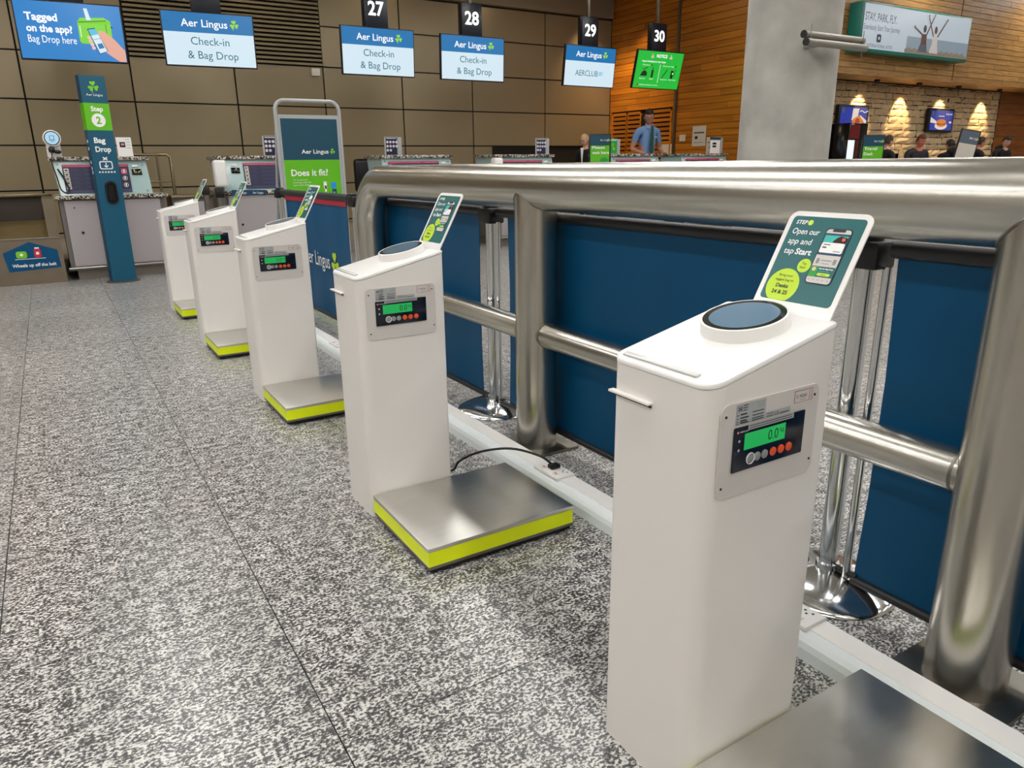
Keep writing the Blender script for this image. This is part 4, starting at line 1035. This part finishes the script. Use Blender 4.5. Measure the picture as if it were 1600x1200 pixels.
# ---- papers on the timber wall
for (y, z, w_, h, lb) in ((10.35, 1.60, .34, .36, 'large printed notice taped on the timber wall'), (10.78, 1.58, .16, .12, 'small torn paper scrap taped on the timber wall'), (9.98, 1.42, .34, .30, 'plain grey sheet right of the printed notice on the timber wall'), (11.2, 1.30, .30, .36, 'plain grey sheet on the timber wall just left of the last desk')):
    m = MB().box(-.002, .002, -w_/2, w_/2, -h/2, h/2, 'paper'); o = m.build('paper_notice', M=Matrix.Translation((10.534, y, z)))
    tagp(o, lb, 'paper', 'papers taped on the timber wall')
    if 'printed' in lb:
        P = Pr(.002); P.rect(-.13, .13, .05, .07, 'ink'); P.rect(-.10, -.03, -.05, .0, 'ink'); P.rect(-.13, .13, -.12, -.11, 'ink_grey')
        ux = Vector((0, -1, 0)); uz = Vector((0, 0, 1)); P.build('notice_print', o, Matrix.Translation((-.002, 0, 0)) @ Matrix((ux, uz.cross(ux), uz)).transposed().to_4x4())

# ---- office chair
t = thing('office_chair', (4.04, 10.3, .16), 'black office chair back peeping up left of the third desk', 'chair', rz=math.radians(20))
MB().bbox(-.20, .20, .14, .20, .62, 1.08, 'black', .05, 4).build('backrest', t); MB().bbox(-.23, .23, -.26, .20, .40, .48, 'black', .03, 3).build('seat', t)
MB().tube([(0, .18, .45), (0, .21, .70)], .02, 'black', 10).build('back_stem', t); MB().tube([(0, 0, .08), (0, 0, .42)], .025, 'steel_dull', 12).build('gas_lift', t)
m = MB()
for k in range(5):
    a = 2*math.pi*k/5; m.tube([(0, 0, .09), (.28*math.cos(a), .28*math.sin(a), .06)], .016, 'black', 8); m.ell((.28*math.cos(a), .28*math.sin(a), .027), (.027, .027, .027), 'rubber', seg=8, rings=6)
m.build('star_base', t)

# ================================================================== PEOPLE
def person(name_label, loc, rz, height, top_m, leg_m, skin_m, hair_m, pose='stand', hair='short', head_pitch=0., head_yaw=0., group=None, sleeves='long', scale_w=1.):
    """local: faces -Y, feet at z=0, nominal height 1.78"""
    k = height/1.78
    t = thing('person', loc, name_label, 'person', group, rz)
    J = {}; E = []; R = {}
    def j(n, co, r, par=None):
        J[n] = Vector(co)*k; R[n] = (r[0]*k, r[1]*k) if isinstance(r, tuple) else (r*k, r*k)
        if par: E.append((par, n))
    lean = {'stand': 0., 'lookdown': -.03, 'hunch': -.09}.get(pose, -.04)
    j('pelvis', (0, 0, .95), (.150*scale_w, .115)); j('waist', (0, .005+lean*.2, 1.08), (.140*scale_w, .105), 'pelvis'); j('chest', (0, .01+lean*.6, 1.28), (.165*scale_w, .125), 'waist')
    j('upper', (0, .015+lean, 1.42), (.125*scale_w, .10), 'chest'); j('neck', (0, .01+lean*1.2, 1.50), .058, 'upper'); j('skull', (0, lean*1.35, 1.57), .055, 'neck')
    for s in (-1, 1):
        n = 'L' if s > 0 else 'R'
        j('hip'+n, (.095*s, 0, .90), (.095, .095), 'pelvis'); j('knee'+n, (.10*s, -.01, .50), .060, 'hip'+n); j('calf'+n, (.10*s, .015, .32), .055, 'knee'+n); j('ankle'+n, (.10*s, .02, .09), .040, 'calf'+n); j('toe'+n, (.115*s, -.13, .035), .035, 'ankle'+n)
        j('sh'+n, (.185*s*scale_w, .015+lean, 1.41), .068, 'upper')
        if pose in ('phone', 'hunch'):
            el = (.235*s, -.02+lean, 1.13); wr = (.10*s, -.27+lean, 1.20 if pose == 'phone' else 1.12)
        elif pose == 'lookdown':
            el = (.265*s, .03, 1.13); wr = (.19*s, -.22, 1.06)
        else: el = (.25*s, .04, 1.13); wr = (.26*s, -.05, .88)
        mid = (Vector((.185*s*scale_w, .015+lean, 1.41))+Vector(el))/2
        j('ua'+n, mid, .054, 'sh'+n); j('el'+n, el, .043, 'ua'+n); j('wr'+n, wr, .028, 'el'+n)
        d = (Vector(wr)-Vector(el)).normalized(); pm = Vector(wr)+d*.05
        j('palm'+n, pm, (.034, .018), 'wr'+n)
    me = bpy.data.meshes.new('body'); names = list(J); me.from_pydata([J[n] for n in names], [(names.index(a), names.index(b)) for a, b in E], [])
    o = bpy.data.objects.new('skel', me); COL.objects.link(o)
    md = o.modifiers.new('s', 'SKIN'); md.use_smooth_shade = True
    sv = me.skin_vertices[0].data
    for i, n in enumerate(names): sv[i].radius = R[n]; sv[i].use_root = (n == 'pelvis')
    sb = o.modifiers.new('u', 'SUBSURF'); sb.levels = 2; sb.render_levels = 2
    dg = bpy.context.evaluated_depsgraph_get(); dg.update()
    ev = bpy.data.meshes.new_from_object(o.evaluated_get(dg)); bpy.data.objects.remove(o); bpy.data.meshes.remove(me)
    B = MB(); vs = [v.co.copy() for v in ev.vertices]
    base = len(B.v); B.v += [tuple(v) for v in vs]
    def near(p):
        best = None; bd = 9
        for a, b in E:
            A, C_ = J[a], J[b]; ab = C_-A; u = max(0, min(1, (p-A).dot(ab)/max(ab.length_squared, 1e-9))); dd = (p-(A+ab*u)).length
            if dd < bd: bd = dd; best = (a, b, u)
        return best
    for p in ev.polygons:
        c = sum((vs[i] for i in p.vertices), Vector())/len(p.vertices); a, b, u = near(c)
        if b in ('skull',) or (b == 'neck' and u > .5): m_ = skin_m
        elif b.startswith('palm'): m_ = skin_m
        elif b.startswith('wr') or (b.startswith('el') and sleeves == 'short' and u > .1): m_ = skin_m if sleeves == 'short' or u > .93 else top_m
        elif b.startswith('toe') or (b.startswith('ankle') and u > .85): m_ = 'shoe'
        elif b[:3] in ('hip', 'kne', 'cal', 'ank') or (a == 'pelvis' and b == 'waist' and u < .25): m_ = leg_m
        else: m_ = top_m
        B.f.append(tuple(p.vertices)); B.m.append(B.mi(m_)); B.sm.append(True)
    bpy.data.meshes.remove(ev)
    # fingers
    for s in (-1, 1):
        n = 'L' if s > 0 else 'R'; w_ = J['wr'+n]; pm = J['palm'+n]; d = (pm-w_).normalized(); side = Vector((s, 0, 0)); side = (side-d*side.dot(d)).normalized(); nrm = d.cross(side)
        curl = nrm if nrm.dot(Vector((0, 0, 1))) > 0 else -nrm
        for q, ln in ((-1.5, .062), (-.5, .072), (.5, .076), (1.5, .066)):
            b0 = pm+side*q*.016*k+d*.01*k; b1 = b0+d*ln*.45*k+curl*.006*k; b2 = b1+d*ln*.28*k+curl*.018*k; b3 = b2+d*ln*.1*k+curl*.022*k
            B.tube([b0, b1, b2, b3], [.0085*k, .008*k, .0072*k, .005*k], skin_m, 8)
        b0 = w_+d*.02*k-side*.02*k; B.tube([b0, b0-side*.025*k+d*.025*k, b0-side*.030*k+d*.055*k+curl*.012*k], [.011*k, .010*k, .006*k], skin_m, 8)
    # head
    hc = J['skull']+Vector((0, -.012, .075))*k
    HM = Matrix.Translation(J['skull']) @ Matrix.Rotation(head_yaw, 4, 'Z') @ Matrix.Rotation(head_pitch, 4, 'X') @ Matrix.Translation(-J['skull'])
    bm = bmesh.new(); bmesh.ops.create_uvsphere(bm, u_segments=24, v_segments=18, radius=1)
    for q in bm.verts:
        x, y, z = q.co; sx = .076; sy = .097; sz = .118
        if z < 0: sx *= 1-.32*z*z; x2 = x; 
        jaw = max(0, -z); yy = y*sy*(1-.18*jaw)-(.018*jaw if y < 0 else -.0)+( -.020*jaw if y > 0 else 0)
        if y < -.5 and -.15 < z < .25 and abs(x) > .2 and abs(x) < .6: yy += .006
        q.co = Vector((hc.x/k+x*sx, hc.y/k+yy, hc.z/k+z*sz))*k
    B.bm(bm, skin_m, True, HM)
    H = Vector((hc.x, hc.y, hc.z))
    def hp(x, y, z): return (H.x+x*k, H.y+y*k, H.z+z*k)
    B.add([hp(-.011, -.094, -.028), hp(.011, -.094, -.028), hp(0, -.122, -.026), hp(0, -.092, .018), hp(0, -.094, -.036)], [(0, 2, 3), (2, 1, 3), (0, 4, 2), (4, 1, 2)], skin_m, True, HM)
    for s in (-1, 1):
        B.ell(hp(.078*s, .005, -.008), (.010*k, .018*k, .030*k), skin_m, HM, 8, 6)
        B.ell(hp(.030*s, -.087, .004), (.013*k, .008*k, .007*k), 'white_print', HM, 8, 6); B.ell(hp(.030*s, -.0935, .004), (.006*k, .004*k, .006*k), 'ink', HM, 8, 6)
        B.ell(hp(.030*s, -.092, .024), (.018*k, .006*k, .004*k), hair_m, HM, 8, 4)
    B.ell(hp(0, -.094, -.060), (.022*k, .008*k, .006*k), 'skin_red', HM, 8, 5)
    B.build('body', t)
    hb = bmesh.new(); bmesh.ops.create_uvsphere(hb, u_segments=24, v_segments=18, radius=1)
    kill = []
    for q in hb.verts:
        x, y, z = q.co; lim = .5 if y < -.45 else (-.02 if y < .1 else -.4)
        if hair == 'long': lim = .42 if y < -.5 else (-.9)
        if hair == 'bald': lim = .78 if y < -.3 else (.15 if y < .1 else -.35)
        if z < lim-.13: kill.append(q); continue
        e = 1.0 if z < lim+.02 else 1.08; q.co = Vector((H.x+x*.079*e*k, H.y+(y*.101*e+.004)*k, H.z+z*.121*e*k+.003*k))
        q.co += Vector((random.uniform(-1, 1), random.uniform(-1, 1), random.uniform(-1, 1)))*.0025*k
    bmesh.ops.delete(hb, geom=kill, context='VERTS')
    hm = MB(); hm.bm(hb, hair_m, True, HM); hm.build('hair', t)
    return t, J, HM, H, k
# man in blue shirt behind the fifth desk
t, J, HM, H, k = person('man in light blue short-sleeved shirt and dark green tie looking down behind the desk', (9.25, 10.35, .16), math.radians(-12), 1.90, 'shirt_blue', 'trouser', 'skin', 'hair_dark', 'lookdown', head_pitch=.38, head_yaw=-.45, sleeves='short')
c = J['chest']; nk = J['neck']
MB().prism([(-.014, 1.50*k), (.014, 1.50*k), (.020, 1.47*k), (.034, 1.10*k), (0, 1.05*k), (-.034, 1.10*k), (-.020, 1.47*k)][::-1], c.y-.172*k, c.y-.160*k, 'tie_green', axis='y').build('tie', t)
m = MB()
for s in (-1, 1): m.add([(s*.01, nk.y-.075*k, 1.50*k), (s*.075*k, nk.y-.03*k, 1.535*k), (s*.085*k, nk.y-.085*k, 1.46*k), (s*.02, nk.y-.115*k, 1.445*k)], [(0, 1, 2, 3), (3, 2, 1, 0)], 'shirt_blue')
m.build('collar', t)
m = MB()
for s in (-1, 1):
    pts = [(H.x+(.030*s+.022*math.cos(a))*k, H.y-.103*k, H.z+(.002+.016*math.sin(a))*k) for a in [2*math.pi*q/12 for q in range(13)]]; m.tube([HM @ Vector(p) for p in pts], .002, 'black', 6, caps=False)
    m.tube([HM @ Vector((H.x+.052*s*k, H.y-.10*k, H.z+.006*k)), HM @ Vector((H.x+.080*s*k, H.y, H.z+.006*k))], .002, 'black', 6)
m.build('glasses', t)
MB().box(.055*k, .10*k, c.y-.152*k, c.y-.146*k, 1.315*k, 1.325*k, 'white_print').build('name_badge', t)
# seated clerk
t, J, HM, H, k = person('fair-haired clerk in a dark jacket with glasses, behind the Please wait here sign', (7.88, 10.32, .16), math.radians(-70), 1.46, 'cloth_black', 'trouser', 'skin_pale', 'hair_blond', 'lookdown', hair='short', head_pitch=.2)
m = MB(); c = J['chest']; m.prism([(-.03, 1.24), (.0, 1.0), (.03, 1.24)][::-1] if False else [(-.035*k, 1.5*k), (0, 1.15*k), (.035*k, 1.5*k)], c.y-.158*k, c.y-.15*k, 'white_print', axis='y'); m.build('shirt_front', t)
m = MB()
for s in (-1, 1): m.tube([HM @ Vector((H.x+(.030*s+.022*math.cos(a))*k, H.y-.103*k, H.z+(.002+.016*math.sin(a))*k)) for a in [2*math.pi*q/12 for q in range(13)]], .002, 'black', 6, caps=False)
m.build('glasses', t)
# customers by the stone wall
G = 'customers in front of the stone wall'
person('woman in black looking at her phone, between the Travel Desk sign and the red-haired man', (12.62, 7.95, 0), math.radians(75), 1.56, 'cloth_black', 'trouser', 'skin_pale', 'hair_brown', 'phone', head_pitch=.25, group=G)
ph_ = thing('mobile_phone', (0, 0, 0), 'dark phone held up by the woman in black', 'phone'); MB().bbox(12.95, 12.96, 7.88, 7.95, 1.10, 1.24, 'black_gloss', .003, M=None).build('phone_body', ph_)
person('man with reddish hair and beard in a dark quilted jacket facing the camera', (13.72, 8.05, 0), math.radians(-22), 1.58, 'cloth_grey', 'trouser', 'skin_red', 'hair_red', 'hunch', head_pitch=.35, group=G, scale_w=1.15)
tt_, J_, _, _, kk_ = person('person in a dark hooded coat seen from behind, head bowed, below the burger poster', (14.05, 7.50, 0), math.radians(150), 1.50, 'cloth_black', 'trouser', 'skin', 'hair_dark', 'hunch', head_pitch=.5, group=G, scale_w=1.4)
MB().ell((J_['neck'].x, J_['neck'].y+.07, J_['neck'].z-.01), (.13, .10, .09), 'cloth_black').build('hood', tt_)
person('person in dark clothes half hidden behind the leaning grey sign', (15.75, 8.05, 0), math.radians(60), 1.56, 'cloth_black', 'trouser', 'skin', 'hair_brown', 'hunch', head_pitch=.3, group=G)
tt_, J_, _, _, kk_ = person('dark-haired man in a black hooded jacket smiling downward, rightmost of the customers', (16.75, 8.05, 0), math.radians(-10), 1.585, 'cloth_black', 'trouser', 'skin_pale', 'hair_dark', 'hunch', head_pitch=.45, head_yaw=-.4, group=G, scale_w=1.15)
MB().ell((J_['neck'].x, J_['neck'].y+.05, J_['neck'].z-.02), (.13, .10, .08), 'cloth_black').build('hood', tt_)
